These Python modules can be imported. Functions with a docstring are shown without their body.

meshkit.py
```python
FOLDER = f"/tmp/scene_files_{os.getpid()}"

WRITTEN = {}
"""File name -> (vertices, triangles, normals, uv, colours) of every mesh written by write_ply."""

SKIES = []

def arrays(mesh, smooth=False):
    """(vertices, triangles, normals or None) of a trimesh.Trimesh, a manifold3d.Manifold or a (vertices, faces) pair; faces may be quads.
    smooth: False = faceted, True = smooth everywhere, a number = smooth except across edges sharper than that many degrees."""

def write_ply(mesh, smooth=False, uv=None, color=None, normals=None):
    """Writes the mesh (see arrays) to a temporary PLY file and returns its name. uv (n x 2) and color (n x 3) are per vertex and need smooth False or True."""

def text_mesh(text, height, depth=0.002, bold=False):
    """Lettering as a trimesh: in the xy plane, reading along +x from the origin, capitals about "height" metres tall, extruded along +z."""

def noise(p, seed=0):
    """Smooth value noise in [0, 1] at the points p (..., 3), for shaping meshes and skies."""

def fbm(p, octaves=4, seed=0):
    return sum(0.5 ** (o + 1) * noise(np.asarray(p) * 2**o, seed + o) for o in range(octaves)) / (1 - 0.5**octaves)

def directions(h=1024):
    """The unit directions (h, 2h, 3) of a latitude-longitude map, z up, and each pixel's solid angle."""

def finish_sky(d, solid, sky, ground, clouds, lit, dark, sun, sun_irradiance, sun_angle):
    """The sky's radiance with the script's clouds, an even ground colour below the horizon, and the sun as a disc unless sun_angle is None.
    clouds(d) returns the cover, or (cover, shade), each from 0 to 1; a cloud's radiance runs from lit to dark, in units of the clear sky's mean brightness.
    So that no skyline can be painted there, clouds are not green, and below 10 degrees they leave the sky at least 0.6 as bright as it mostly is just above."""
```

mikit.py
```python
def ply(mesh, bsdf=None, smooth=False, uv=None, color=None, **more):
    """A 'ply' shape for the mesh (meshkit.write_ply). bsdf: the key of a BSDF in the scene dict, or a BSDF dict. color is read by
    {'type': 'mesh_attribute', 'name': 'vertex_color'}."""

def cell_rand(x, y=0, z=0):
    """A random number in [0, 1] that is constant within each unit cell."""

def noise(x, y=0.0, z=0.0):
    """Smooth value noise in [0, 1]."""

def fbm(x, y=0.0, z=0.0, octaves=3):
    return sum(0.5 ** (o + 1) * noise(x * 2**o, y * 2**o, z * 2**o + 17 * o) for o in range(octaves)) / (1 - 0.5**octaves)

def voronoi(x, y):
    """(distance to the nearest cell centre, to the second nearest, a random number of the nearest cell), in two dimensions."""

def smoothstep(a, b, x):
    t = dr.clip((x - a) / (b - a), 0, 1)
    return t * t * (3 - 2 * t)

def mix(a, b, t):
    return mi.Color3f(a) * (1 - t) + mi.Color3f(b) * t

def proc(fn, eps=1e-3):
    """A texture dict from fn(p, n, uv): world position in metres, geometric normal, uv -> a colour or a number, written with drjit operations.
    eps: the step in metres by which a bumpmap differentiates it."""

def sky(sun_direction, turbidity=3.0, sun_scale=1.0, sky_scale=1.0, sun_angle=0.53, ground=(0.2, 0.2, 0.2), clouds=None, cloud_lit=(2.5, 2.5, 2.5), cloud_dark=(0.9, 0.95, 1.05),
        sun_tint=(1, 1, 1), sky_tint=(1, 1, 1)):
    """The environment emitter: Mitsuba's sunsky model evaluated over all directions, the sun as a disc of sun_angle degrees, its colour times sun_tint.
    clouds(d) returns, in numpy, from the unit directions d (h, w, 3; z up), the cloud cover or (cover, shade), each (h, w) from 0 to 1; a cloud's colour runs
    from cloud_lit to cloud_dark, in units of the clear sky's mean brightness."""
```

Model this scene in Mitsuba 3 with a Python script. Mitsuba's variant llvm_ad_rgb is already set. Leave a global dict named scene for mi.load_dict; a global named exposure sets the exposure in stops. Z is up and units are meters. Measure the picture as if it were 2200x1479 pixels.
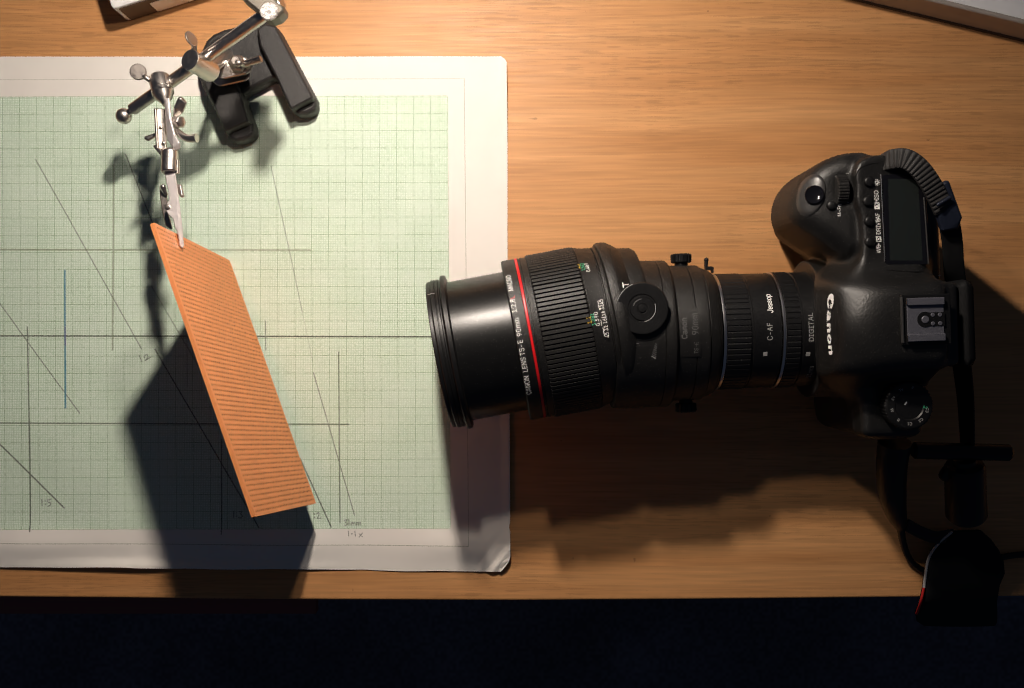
import math, numpy as np, trimesh, mitsuba as mi, drjit as dr
import manifold3d as m3
import shapely, shapely.geometry as sg, shapely.affinity as sa
from scipy.optimize import least_squares
import mikit, meshkit
from mikit import proc, noise, fbm, smoothstep, mix, cell_rand

# ------------------------------------------------------------------ camera, light, exposure
# working unit: millimetres on the desk plane (z = 0); exported in metres
H, F = 570.0, 2103.0            # camera height over the desk and focal length in pixels of the 2200 px wide photograph
T = mi.ScalarTransform4f
scene, labels = {}, {}
exposure = 0.0
scene['camera'] = {'type': 'perspective', 'fov': 2 * math.degrees(math.atan(1100 / F)), 'fov_axis': 'x', 'near_clip': 0.01, 'far_clip': 20.0,
                   'to_world': T().look_at(origin=[0, 0, H / 1000], target=[0, 0, 0], up=[0, 1, 0])}
LAMP = np.array([-52.0, 288.0, 318.0])    # bulb of the desk lamp, mm
LAMP_R = 13.0
LAMP_RGB = np.array([1.0, 0.875, 0.755]) * 1260.0
ROOM = [0.0135, 0.0178, 0.0285]           # faint light of the dark room around
BEAM_AIM = np.array([-75.0, -85.0, 0.0])   # the recessed lamp points at the middle of the desk
scene['room_light'] = {'type': 'constant', 'radiance': {'type': 'rgb', 'value': ROOM}}


def P(u, v, z=0.0):
    """the point at height z mm seen at pixel (u, v) of the 2200 x 1479 photograph"""
    s = (H - z) / F
    return np.array([(u - 1100) * s, (739.5 - v) * s, z], float)


# ------------------------------------------------------------------ materials
def rgb(*c):
    return {'type': 'rgb', 'value': list(c)}


def principled(color, rough, metallic=0.0, spec=0.5, **kw):
    return {'type': 'principled', 'base_color': color if isinstance(color, dict) else rgb(*color), 'roughness': rough, 'metallic': metallic, 'specular': spec, **kw}


def bump(tex, scale, inner):
    return {'type': 'bumpmap', 'arbitrary': tex, 'scale': scale, 'bsdf': inner}


def two(b):
    return {'type': 'twosided', 'bsdf': b}


def wood_fn(p, n, uv):
    x, y = p.x * 1000, p.y * 1000
    yw = y + 5.0 * fbm(x * 0.006, y * 0.012, 3.1, 2)
    g = fbm(x * 0.006, yw * 0.09, 1.7, 3)                          # broad soft bands
    fine = noise(x * 0.035, yw * 0.95, 5.2) * .6 + noise(x * 0.07, yw * 1.9, 8.2) * .4
    # short dark pores, each cut to its own length
    por = smoothstep(0.66, 0.86, noise(x * 0.085, yw * 1.55, 9.0)) + .7 * smoothstep(0.70, 0.9, noise(x * 0.15, yw * 2.4, 2.0))
    por = por * smoothstep(0.30, 0.7, noise(x * 0.012, y * 0.03, 4.0))
    c = mix([0.615, 0.312, 0.128], [0.515, 0.240, 0.090], smoothstep(0.25, 0.75, g))
    c = c * (1.16 - 0.34 * fine) * (1 - 0.17 * dr.minimum(por, 1))
    spot = smoothstep(.985, .995, noise(x * 0.14, y * 0.16, 21.0))
    return c * (1 - 0.35 * spot)


def wood_rough(p, n, uv):
    x, y = p.x * 1000, p.y * 1000
    return 0.42 + 0.16 * fbm(x * 0.06, y * 1.4, 2.0, 2)


scene['mat_wood'] = principled(proc(wood_fn), proc(wood_rough), spec=0.35)
scene['mat_edge'] = principled([0.16, 0.07, 0.035], 0.5)
scene['mat_tray_wood'] = principled([0.26, 0.085, 0.070], 0.5)


def carpet_fn(p, n, uv):
    x, y = p.x * 1000, p.y * 1000
    return mi.Color3f(0.13, 0.13, 0.16) * (0.75 + 0.5 * noise(x * 0.25, y * 0.25, 1.0)) * (0.7 + 0.6 * fbm(x * 0.012, y * 0.012, 7.0, 2))


scene['mat_carpet'] = {'type': 'diffuse', 'reflectance': proc(carpet_fn)}

# --- graph paper: printed grid, pencil lines and notes are flat print and live in the material
GO, GL, GD = np.array([961.7, 207.0]), np.array([(6.1 - 961.7) / 260, (209.3 - 207.0) / 260]), np.array([(968.2 - 961.7) / 250, (1135.0 - 207.0) / 250])
GI = np.linalg.inv(np.stack([GL, GD], 1))
K = (0.42, 0.42, 0.36)
SEG = [  # u0 v0 u1 v1 half-width strength colour
    (-20, 722, 962, 724, 1.8, .90, 0), (-20, 537, 668, 538, 1.8, .72, 1), (-20, 909, 750, 912, 1.6, .78, 0),
    (78, 344, 305, 750, 1.2, .66, 0), (-10, 638, 172, 888, 1.2, .70, 0), (-10, 944, 139, 1091, 1.6, .88, 0),
    (60, 703, 64, 900, 1.6, .76, 0), (64, 900, 67, 1141, 1.7, .84, 0), (140.5, 582, 141.5, 876, 2.0, .95, 2), (141, 704, 141.3, 742, 1.4, .6, 3),
    (245.5, 355, 243, 752, 1.9, .68, 1), (270.5, 332, 345, 520, 1.2, .80, 0), (326, 615, 430, 792, 1.1, .65, 0), (334, 751, 557, 1133, 1.4, .9, 0),
    (399.5, 345, 403, 832, 1.1, .50, 0), (583, 358, 627, 561, 1.1, .58, 0), (627, 561, 650, 672, 1.0, .58, 0), (650, 672, 672, 775, .7, .35, 0), (674, 801, 762, 1107, 1.1, .75, 0),
    (728, 757, 731, 1123, 1.3, .80, 0), (571, 690, 571.5, 752, 1.1, .75, 0), (645, 985, 712, 1132, 1.4, .9, 0), (477, 944, 477, 1147, 1.3, .85, 0),
    (-20, 172.5, 998, 170, .8, .34, 1), (997.5, 170, 1007, 1172, .8, .5, 1), (-20, 1166, 1007, 1172, .9, .55, 1)]


def stroke(pts, hw=1.0, k=.85):
    for (a, b), (c, d) in zip(pts[:-1], pts[1:]):
        SEG.append((a, b, c, d, hw, k, 0))


stroke([(300, 764), (306, 778)]); stroke([(311, 768), (312, 769)], 1.2); stroke([(313, 774), (314, 775)], 1.2); stroke([(311, 765), (317, 762), (319, 767), (315, 774), (326, 767)])        # 1:2
stroke([(503, 1098), (503, 1112)]); stroke([(509, 1101), (509, 1102)], 1.2); stroke([(509, 1108), (509, 1109)], 1.2); stroke([(514, 1099), (521, 1099), (517, 1104), (522, 1108), (519, 1113), (513, 1112)])  # 1:3
stroke([(675, 1103), (676, 1105)], 1.4); stroke([(676, 1111), (677, 1112)], 1.4); stroke([(681, 1104), (685, 1101), (686, 1106), (682, 1114), (690, 1113)], 1.1)                        # 1:2, half hidden
stroke([(91, 1073), (91.5, 1086)]); stroke([(98, 1076), (98.3, 1077)], 1.3); stroke([(99, 1083), (99.3, 1084)], 1.3); stroke([(111, 1073), (104, 1074), (104, 1079), (110, 1080), (110, 1085), (104, 1088)])   # 1:5
stroke([(740, 1118), (746, 1116), (743, 1122), (747, 1125), (744, 1129), (739, 1128)]); stroke([(750, 1117), (750, 1129)])                                                            # 31mm
for x0 in (755, 767):
    stroke([(x0, 1122), (x0, 1129), (x0 + .3, 1124), (x0 + 3.5, 1122), (x0 + 4, 1129), (x0 + 4.5, 1124), (x0 + 8, 1122), (x0 + 8.5, 1129)], .9)
stroke([(749, 1141), (750, 1151)]); stroke([(756, 1147), (757, 1147)], 1.4); stroke([(763, 1141), (764, 1151)]); stroke([(772, 1146), (779, 1153)], .9); stroke([(779, 1145), (772, 1154)], .9)                # 1.1x
INK = [(.045, .048, .036), (.15, .18, .09), (.06, .22, .32), (.16, .05, .22)]


def paper_fn(p, n, uv):
    s = F / H * 1000
    u, v = 1100 + p.x * s, 739.5 - p.y * s
    du, dv = u - float(GO[0]), v - float(GO[1])
    gx, gy = du * float(GI[0, 0]) + dv * float(GI[0, 1]), du * float(GI[1, 0]) + dv * float(GI[1, 1])

    def line(t, pitch, w):
        d = dr.abs(t / pitch - dr.round(t / pitch)) * pitch
        return 1 - smoothstep(w * 0.6, w * 1.4, d)

    base = mi.Color3f(0.80, 0.765, 0.715) * (0.97 + 0.06 * fbm(u * 0.012, v * 0.012, 2.0, 3))
    inside = dr.select((gx > -0.08) & (gy > -0.08) & (gy < 250.08), 1.0, 0.0)
    wear = 0.8 + 0.4 * fbm(u * 0.02, v * 0.02, 8.0, 2)
    l1 = dr.maximum(line(gx, 1, .19), line(gy, 1, .19))
    l5 = dr.maximum(line(gx, 5, .14), line(gy, 5, .14))
    l10 = dr.maximum(line(gx, 10, .20), line(gy, 10, .20))
    c = base * mix([1, 1, 1], [1.00, 1.15, 1.11], inside)
    c = c * mix([1, 1, 1], [.52, .68, .50], inside * l1 * 0.74 * wear)
    c = c * mix([1, 1, 1], [.55, .66, .48], inside * l5 * 0.45 * wear)
    c = c * mix([1, 1, 1], [.48, .60, .42], inside * l10 * 0.66 * wear)
    cover = [mi.Float(0) for _ in INK]
    for u0, v0, u1, v1, hw, k, q in SEG:
        ex, ey = u1 - u0, v1 - v0
        t = dr.clip(((u - u0) * ex + (v - v0) * ey) / (ex * ex + ey * ey), 0, 1)
        d = dr.sqrt(dr.square(u - u0 - ex * t) + dr.square(v - v0 - ey * t))
        cover[q] = dr.maximum(cover[q], k * (1 - smoothstep(hw * 0.5, hw * 1.35, d)))
    grain = 0.75 + 0.35 * noise(u * 0.6, v * 0.6, 3.0)
    for q, ink in enumerate(INK):
        c = c * (1 - cover[q] * grain) + mi.Color3f(*ink) * (cover[q] * grain)
    smudge = smoothstep(.55, .9, noise(u * 0.03, v * 0.03, 5.0)) * dr.exp(-(dr.square((u - 1040) / 22) + dr.square((v - 985) / 30)))
    return c * (1 - 0.5 * smudge)


scene['mat_paper'] = two(principled(proc(paper_fn), 0.75, spec=0.25))
scene['mat_paper_plain'] = two(principled([0.78, 0.74, 0.69], 0.75, spec=0.25))


def srbp_fn(p, n, uv):
    x, y, z = p.x * 1000, p.y * 1000, p.z * 1000
    return mi.Color3f(0.66, 0.238, 0.083) * (0.84 + 0.26 * fbm(x * .35, y * .35, z * .35, 3) + 0.10 * noise(x * .05, y * .05, z * .06)) * (0.94 + 0.12 * noise(x * 2.2, y * 2.2, z * 2.2))


scene['mat_board'] = two(principled(proc(srbp_fn), 0.5, spec=0.4))
scene['mat_board_edge'] = principled([0.56, 0.135, 0.040], 0.6)


def pebble(f, a=1.0):
    def fn(p, n, uv):
        x, y, z = p.x * 1000 * f, p.y * 1000 * f, p.z * 1000 * f
        return a * (noise(x, y, z) * 0.7 + 0.3 * noise(x * 2.3, y * 2.3, z * 2.3))
    return fn


def dusty(base, f=0.5, amt=0.5):
    def fn(p, n, uv):
        x, y, z = p.x * 1000, p.y * 1000, p.z * 1000
        sp = smoothstep(.80, .90, noise(x * 2.1, y * 2.1, z * 2.1))
        return mi.Color3f(*base) * (1 - amt / 2 + amt * fbm(x * f, y * f, z * f, 3)) + mi.Color3f(.020, .019, .017) * sp
    return proc(fn)


scene['mat_body'] = bump(proc(pebble(1.5), 1e-4), 0.00011, principled(dusty([.0060, .0057, .0054]), 0.45, spec=0.55))
scene['mat_leather'] = bump(proc(pebble(.75), 1e-4), 0.0009, principled(dusty([.0085, .008, .008]), 0.50, spec=0.5))
scene['mat_lens_paint'] = bump(proc(pebble(2.6), 1e-4), 0.00022, principled(dusty([.009, .0085, .008]), 0.42, spec=0.5))
scene['mat_barrel'] = principled(dusty([.005, .005, .005], .3, .3), 0.33, spec=0.42)
scene['mat_rubber'] = principled(dusty([.013, .0125, .012]), 0.52, spec=0.45)
scene['mat_eyecup'] = principled([.004, .004, .0045], .7, spec=.2)
scene['mat_strap_dark'] = two(principled([.007, .007, .0075], .75, spec=.2))
scene['mat_satin'] = principled([.034, .033, .033], 0.36, spec=0.6)
scene['mat_black'] = principled([.006, .006, .0065], 0.42, spec=0.36)
scene['mat_black_gloss'] = principled([.006, .006, .008], 0.10, spec=0.5)
scene['mat_lcd'] = principled([.014, .017, .016], 0.22, spec=0.5)
scene['mat_strap'] = two(principled([.020, .019, .019], 0.65, spec=0.4))
scene['mat_navy'] = principled([.010, .013, .024], 0.38, spec=0.5)
scene['mat_red'] = principled([.62, .012, .016], 0.35, spec=0.5)
scene['mat_red_cloth'] = principled([.50, .012, .012], 0.7)
scene['mat_white_print'] = principled([.86, .85, .82], 0.5)
scene['mat_grey_print'] = principled([.34, .34, .33], 0.5)
scene['mat_dim_print'] = principled([.10, .10, .10], 0.45)
scene['mat_yellow_print'] = principled([.80, .46, .05], 0.5)
scene['mat_green_print'] = principled([.05, .42, .22], 0.5)
scene['mat_white_cloth'] = principled([.42, .41, .40], 0.8)


def scratch(f):
    def fn(p, n, uv):
        x, y, z = p.x * 1000, p.y * 1000, p.z * 1000
        return 0.21 + f * fbm(x * 0.9 + y * .5, y * 1.1, z * 1.0, 3)
    return proc(fn)


scene['mat_steel'] = principled([.62, .57, .53], scratch(.26), metallic=1.0)
scene['mat_steel_dull'] = principled([.50, .45, .41], scratch(.42), metallic=1.0)
scene['mat_steel_dark'] = principled([.20, .18, .15], .5, metallic=.8)
scene['mat_clip'] = principled([.74, .69, .68], scratch(.40), metallic=0.6)
scene['mat_disc'] = principled(proc(lambda p, n, uv: mi.Color3f(.62, .58, .56) * (1 - .55 * smoothstep(.55, .75, noise((p.x * 900 + p.y * 500), (p.y * 2600 - p.x * 1500), 1.0)))), 0.55, metallic=0.7)
scene['mat_ring'] = principled([.68, .66, .66], 0.28, metallic=1.0)
scene['mat_iron'] = bump(proc(pebble(1.3), 1e-4), 0.00016, principled(dusty([.024, .023, .023], .8, .4), 0.52, spec=0.5))
scene['mat_shoe'] = principled([.17, .17, .20], 0.45, metallic=0.6)
scene['mat_white_card'] = principled([.74, .74, .73], 0.5)
scene['mat_brown_card'] = principled([.060, .036, .024], 0.55)
scene['mat_label'] = principled([.82, .74, .66], 0.6)
scene['mat_grey_box'] = principled([.34, .30, .27], 0.45)
scene['mat_box_top'] = principled([.78, .78, .80], 0.5)
scene['mat_lamp_shade'] = two(principled([.35, .35, .36], 0.4))
scene['mat_bulb'] = {'type': 'diffuse', 'reflectance': rgb(.5, .5, .5)}


# ------------------------------------------------------------------ mesh helpers (all in mm)
def add(key, mesh, mat, smooth=35, **more):
    if hasattr(mesh, 'to_mesh'):
        m = mesh.to_mesh()
        mesh = trimesh.Trimesh(m.vert_properties[:, :3], m.tri_verts, process=False)
    if isinstance(mesh, (list,)):
        mesh = trimesh.util.concatenate(mesh)
    mesh = mesh.copy()
    mesh.apply_scale(0.001)
    base, n, k = key, 0, key
    while k in scene:
        n += 1
        k = f'{base}_{n:03d}'
    scene[k] = mikit.ply(mesh, mat, smooth=smooth, **more)
    return k


def thing(key, label, category, **kw):
    labels[key] = {'label': label, 'category': category, **kw}


def unit(v):
    v = np.asarray(v, float)
    return v / np.linalg.norm(v)


def frame(o, z, x=None):
    """4x4 with the local z along z and local x near x"""
    z = unit(z)
    x = np.asarray([1, 0, 0] if x is None else x, float)
    if abs(np.dot(unit(x), z)) > .95:
        x = np.array([0, 1, 0.])
    x = unit(x - z * np.dot(x, z))
    M = np.eye(4)
    M[:3, 0], M[:3, 1], M[:3, 2], M[:3, 3] = x, np.cross(z, x), z, o
    return M


def lathe(profile, n=64, mod=None):
    """profile [(z, r)] round the z axis, capped; mod(angle, i) adds to the radius of ring i"""
    prof = np.asarray(profile, float)
    a = np.arange(n) * 2 * np.pi / n
    rings = []
    for i, (z, r) in enumerate(prof):
        rr = r + (mod(a, i) if mod is not None else 0)
        rings.append(np.stack([rr * np.cos(a), rr * np.sin(a), np.full(n, z)], 1))
    v = np.vstack(rings + [[[0, 0, prof[0, 0]], [0, 0, prof[-1, 0]]]])
    k, j = np.arange(n), (np.arange(n) + 1) % n
    f = []
    for i in range(len(prof) - 1):
        p, q = i * n, (i + 1) * n
        f += [np.stack([p + k, p + j, q + j], 1), np.stack([p + k, q + j, q + k], 1)]
    c0, c1 = len(prof) * n, len(prof) * n + 1
    e = (len(prof) - 1) * n
    f += [np.stack([k * 0 + c0, j, k], 1), np.stack([k * 0 + c1, e + k, e + j], 1)]
    m = trimesh.Trimesh(v, np.vstack(f), process=False)
    if m.volume < 0:
        m.invert()
    return m


def lathe_at(profile, o, axis, x=None, n=64, mod=None):
    return lathe(profile, n, mod).apply_transform(frame(o, axis, x))


def rod(a, b, r, r2=None, n=28, ch=0.3):
    a, b = np.asarray(a, float), np.asarray(b, float)
    L = np.linalg.norm(b - a)
    r2 = r if r2 is None else r2
    ch = min(ch, r * .4, r2 * .4, L * .3)
    return lathe_at([(0, r - ch), (ch, r), (L - ch, r2), (L, r2 - ch)], a, b - a, n=n)


def ball(c, r, seg=24):
    m = trimesh.creation.icosphere(3, r)
    return m.apply_translation(c)


def hull(pts, rad, res=14):
    """hull of spheres"""
    rad = np.broadcast_to(rad, len(pts))
    return m3.Manifold.batch_hull([m3.Manifold.sphere(float(r), res).translate([float(x) for x in p]) for p, r in zip(pts, rad)])


def tube(path, r, n=12, sub=8):
    """smooth tube through the points"""
    p = np.asarray(path, float)
    q = np.vstack([2 * p[0] - p[1], p, 2 * p[-1] - p[-2]])
    out, rr = [], []
    r = np.broadcast_to(r, len(p)).astype(float)
    for i in range(len(p) - 1):
        a, b, c, d = q[i:i + 4]
        for t in np.linspace(0, 1, sub, endpoint=False):
            out.append(.5 * (2 * b + (c - a) * t + (2 * a - 5 * b + 4 * c - d) * t * t + (3 * b - a - 3 * c + d) * t ** 3))
            rr.append(r[i] * (1 - t) + r[i + 1] * t)
    out.append(p[-1]); rr.append(r[-1])
    out, rr = np.array(out), np.array(rr)
    tg = np.gradient(out, axis=0)
    tg /= np.linalg.norm(tg, axis=1, keepdims=True)
    up = np.array([.13, .21, 1.0])
    sx = np.cross(tg, up); sx /= np.linalg.norm(sx, axis=1, keepdims=True)
    sy = np.cross(tg, sx)
    a = np.arange(n) * 2 * np.pi / n
    v = (out[:, None] + rr[:, None, None] * (np.cos(a)[None, :, None] * sx[:, None] + np.sin(a)[None, :, None] * sy[:, None])).reshape(-1, 3)
    k, j = np.arange(n), (np.arange(n) + 1) % n
    f = []
    for i in range(len(out) - 1):
        f += [np.stack([i * n + k, i * n + j, (i + 1) * n + j], 1), np.stack([i * n + k, (i + 1) * n + j, (i + 1) * n + k], 1)]
    v = np.vstack([v, out[:1], out[-1:]])
    e = (len(out) - 1) * n
    f += [np.stack([k * 0 + len(v) - 2, j, k], 1), np.stack([k * 0 + len(v) - 1, e + k, e + j], 1)]
    m = trimesh.Trimesh(v, np.vstack(f), process=False)
    if m.volume < 0:
        m.invert()
    return m


def prism(poly, z0, z1, bevel=0.0, steps=4):
    """polygon (xy) extruded from z0 to z1, its upper edge rounded by 'bevel'"""
    poly = sg.Polygon(poly) if not isinstance(poly, sg.base.BaseGeometry) else poly

    def ex(g, a, b):
        return [trimesh.creation.extrude_polygon(x, b - a, engine='earcut').apply_translation([0, 0, a]) for x in getattr(g, 'geoms', [g]) if x.area > 0]

    out = ex(poly, z0, z1 - bevel)
    for i in range(steps if bevel else 0):
        a0, a1 = i / steps, (i + 1) / steps
        ins = bevel * (1 - math.sqrt(max(0, 1 - ((a0 + a1) / 2) ** 2)))
        out += ex(poly.buffer(-ins), z1 - bevel + a0 * bevel - 0.002, z1 - bevel + a1 * bevel)
    return trimesh.util.concatenate(out)


def loft(poly, levels):
    """stack of insets of one polygon: levels [(z, inset)], joined as a smooth-sided solid"""
    poly = sg.polygon.orient(sg.Polygon(poly))
    base = poly.exterior
    N = max(160, int(base.length / 0.8))
    ring0 = np.array([base.interpolate(i / N, normalized=True).coords[0] for i in range(N)])
    V = []
    for z, ins in levels:
        if ins > 0:
            inner = poly.buffer(-ins).exterior
            pts = np.array([inner.interpolate(inner.project(sg.Point(p))).coords[0] for p in ring0])
        else:
            pts = ring0
        V.append(np.column_stack([pts, np.full(N, z)]))
    v = np.vstack(V)
    k, j = np.arange(N), (np.arange(N) + 1) % N
    f = []
    for i in range(len(levels) - 1):
        f += [np.stack([i * N + k, i * N + j, (i + 1) * N + j], 1), np.stack([i * N + k, (i + 1) * N + j, (i + 1) * N + k], 1)]
    m = trimesh.Trimesh(v, np.vstack(f), process=False)
    top = sg.Polygon(V[-1][:, :2]).buffer(0)
    tv, tf = trimesh.creation.triangulate_polygon(top, engine='earcut')
    cap = trimesh.Trimesh(np.column_stack([tv, np.full(len(tv), levels[-1][0])]), tf, process=False)
    if cap.face_normals[:, 2].mean() < 0:
        cap.invert()
    return trimesh.util.concatenate([m, cap])


def text(s, h, depth=.12, bold=False, squeeze=1.0, shear=0.0):
    m = meshkit.text_mesh(s, h, depth, bold)
    v = np.array(m.vertices)
    v[:, 0] = v[:, 0] * squeeze + v[:, 1] * shear
    m.vertices = v
    c = (m.bounds[0] + m.bounds[1]) / 2
    return m.apply_translation([-c[0], -h / 2, 0])


def surface_nets(Fv, org, h):
    """Fv: sdf on a grid -> mesh of the zero surface"""
    S = Fv < 0
    X, Y, Z = Fv.shape
    acc, cnt = np.zeros((X - 1, Y - 1, Z - 1, 3)), np.zeros((X - 1, Y - 1, Z - 1))
    for ax in range(3):
        for d1 in (0, 1):
            for d2 in (0, 1):
                o = [0, 0, 0]
                b, c = [q for q in range(3) if q != ax]
                o[b], o[c] = d1, d2
                s0 = tuple(slice(o[q], o[q] + Fv.shape[q] - 1) for q in range(3))
                o2 = list(o); o2[ax] += 1
                s1 = tuple(slice(o2[q], o2[q] + Fv.shape[q] - 1) for q in range(3))
                A, B = Fv[s0], Fv[s1]
                cr = (A < 0) != (B < 0)
                t = np.where(cr, A / np.where(cr, A - B, 1), 0)
                for q in range(3):
                    acc[..., q] += cr * (t if q == ax else o[q])
                cnt += cr
    act = cnt > 0
    idx = -np.ones(act.shape, int)
    idx[act] = np.arange(act.sum())
    g = np.argwhere(act)
    verts = (g + acc[act] / cnt[act][:, None]) * h + org
    faces = []
    for ax in range(3):
        b, c = (ax + 1) % 3, (ax + 2) % 3
        sl0, sl1 = [slice(None)] * 3, [slice(None)] * 3
        sl0[ax], sl1[ax] = slice(0, -1), slice(1, None)
        cr = S[tuple(sl0)] != S[tuple(sl1)]
        e = np.argwhere(cr)
        e = e[(e[:, b] > 0) & (e[:, c] > 0) & (e[:, b] < Fv.shape[b] - 1) & (e[:, c] < Fv.shape[c] - 1)]
        q = []
        for db, dc in ((1, 1), (0, 1), (0, 0), (1, 0)):
            k = e.copy(); k[:, b] -= db; k[:, c] -= dc
            q.append(idx[tuple(k.T)])
        q = np.stack(q, 1)
        ins = S[tuple(e.T)]
        q = np.where(ins[:, None], q, q[:, ::-1])
        faces.append(q)
    q = np.vstack(faces)
    m = trimesh.Trimesh(verts, np.vstack([q[:, [0, 1, 2]], q[:, [0, 2, 3]]]), process=False)
    if m.volume < 0:
        m.invert()
    return m


# ------------------------------------------------------------------ setting: floor, desk
def sheet(x0, x1, y0, y1, z):
    return trimesh.Trimesh([[x0, y0, z], [x1, y0, z], [x1, y1, z], [x0, y1, z]], [[0, 1, 2], [0, 2, 3]], process=False)


add('floor', sheet(-2500, 2500, -2500, 2500, -722), 'mat_carpet', smooth=False)
labels['floor'] = {'label': 'dark blue carpet floor in deep shade below the desk', 'category': 'floor', 'kind': 'structure'}

EDGE = -148.2
front = [(-700, EDGE + 2.2)] + [tuple(P(u, v)[:2]) for u, v in ((-20, 1283.3), (300, 1286), (700, 1289.5), (1100, 1291), (1500, 1288.5), (1950, 1284), (2250, 1281))] + [(800, EDGE + 2.5)]
add('desk__top', loft(front + [(800, 560), (-700, 560)], [(-22, 0), (-1.2, 0), (-.5, .25), (-.12, .7), (0, 1.3)]), 'mat_wood', smooth=30)
add('desk__pull_out_shelf', trimesh.creation.box((420, 60, 9)).apply_translation([-340, P(0, 1319, -78)[1] + 30, -82.5]), 'mat_tray_wood', smooth=False)
for x in (-660, 760):
    add('desk__leg', trimesh.creation.box((40, 600, 699)).apply_translation([x, 200, -372]), 'mat_edge', smooth=False)
thing('desk', 'beech wood desk top with fine straight grain under everything', 'desk')

# ------------------------------------------------------------------ graph paper


def paper_sheet(outline, nx, ny, zf):
    """grid mesh trimmed to an outline in pixels: rows follow the outline's left/right, zf(u, v) is the height"""
    us, vs = np.linspace(0, 1, nx), np.linspace(0, 1, ny)
    pts = []
    for b in vs:
        for a in us:
            u, v = outline(a, b)
            pts.append(P(u, v, 0) + [0, 0, zf(u, v, a, b)])
    pts = np.array(pts)
    f = []
    for j in range(ny - 1):
        for i in range(nx - 1):
            p = j * nx + i
            f += [[p, p + nx, p + 1], [p + 1, p + nx, p + nx + 1]]
    return trimesh.Trimesh(pts, f, process=False)


def warp(t):
    """denser towards 1"""
    return 1 - (1 - t) ** 1.8


def top_outline(a, b):
    a = warp(a)
    b = b + .06 * math.sin(2 * math.pi * b) * 0
    v_top = 123.5 - 1.5 * math.sin(a * 9) * .4 - 1.0 * a
    v_bot = 1216 + 8 * a + 4 * a * a + 1.2 * math.sin(a * 17) + .6 * math.sin(a * 41)
    v = v_top + (v_bot - v_top) * b
    u_right = 1088.5 + 9.0 * b ** 1.3 + .8 * math.sin(b * 11)
    d = (v - v_top)
    if d < 16:
        u_right -= (16 - d) ** 2 / 20.0                      # rounded upper corner
    e = (v_bot - v)
    if e < 34:
        u_right -= (34 - e) ** 1.5 / 9.5                    # cropped, crumpled lower corner
    if 88 < e < 100:
        u_right -= 2.0
    u = -70 + (u_right + 70) * a
    return u, v


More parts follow.
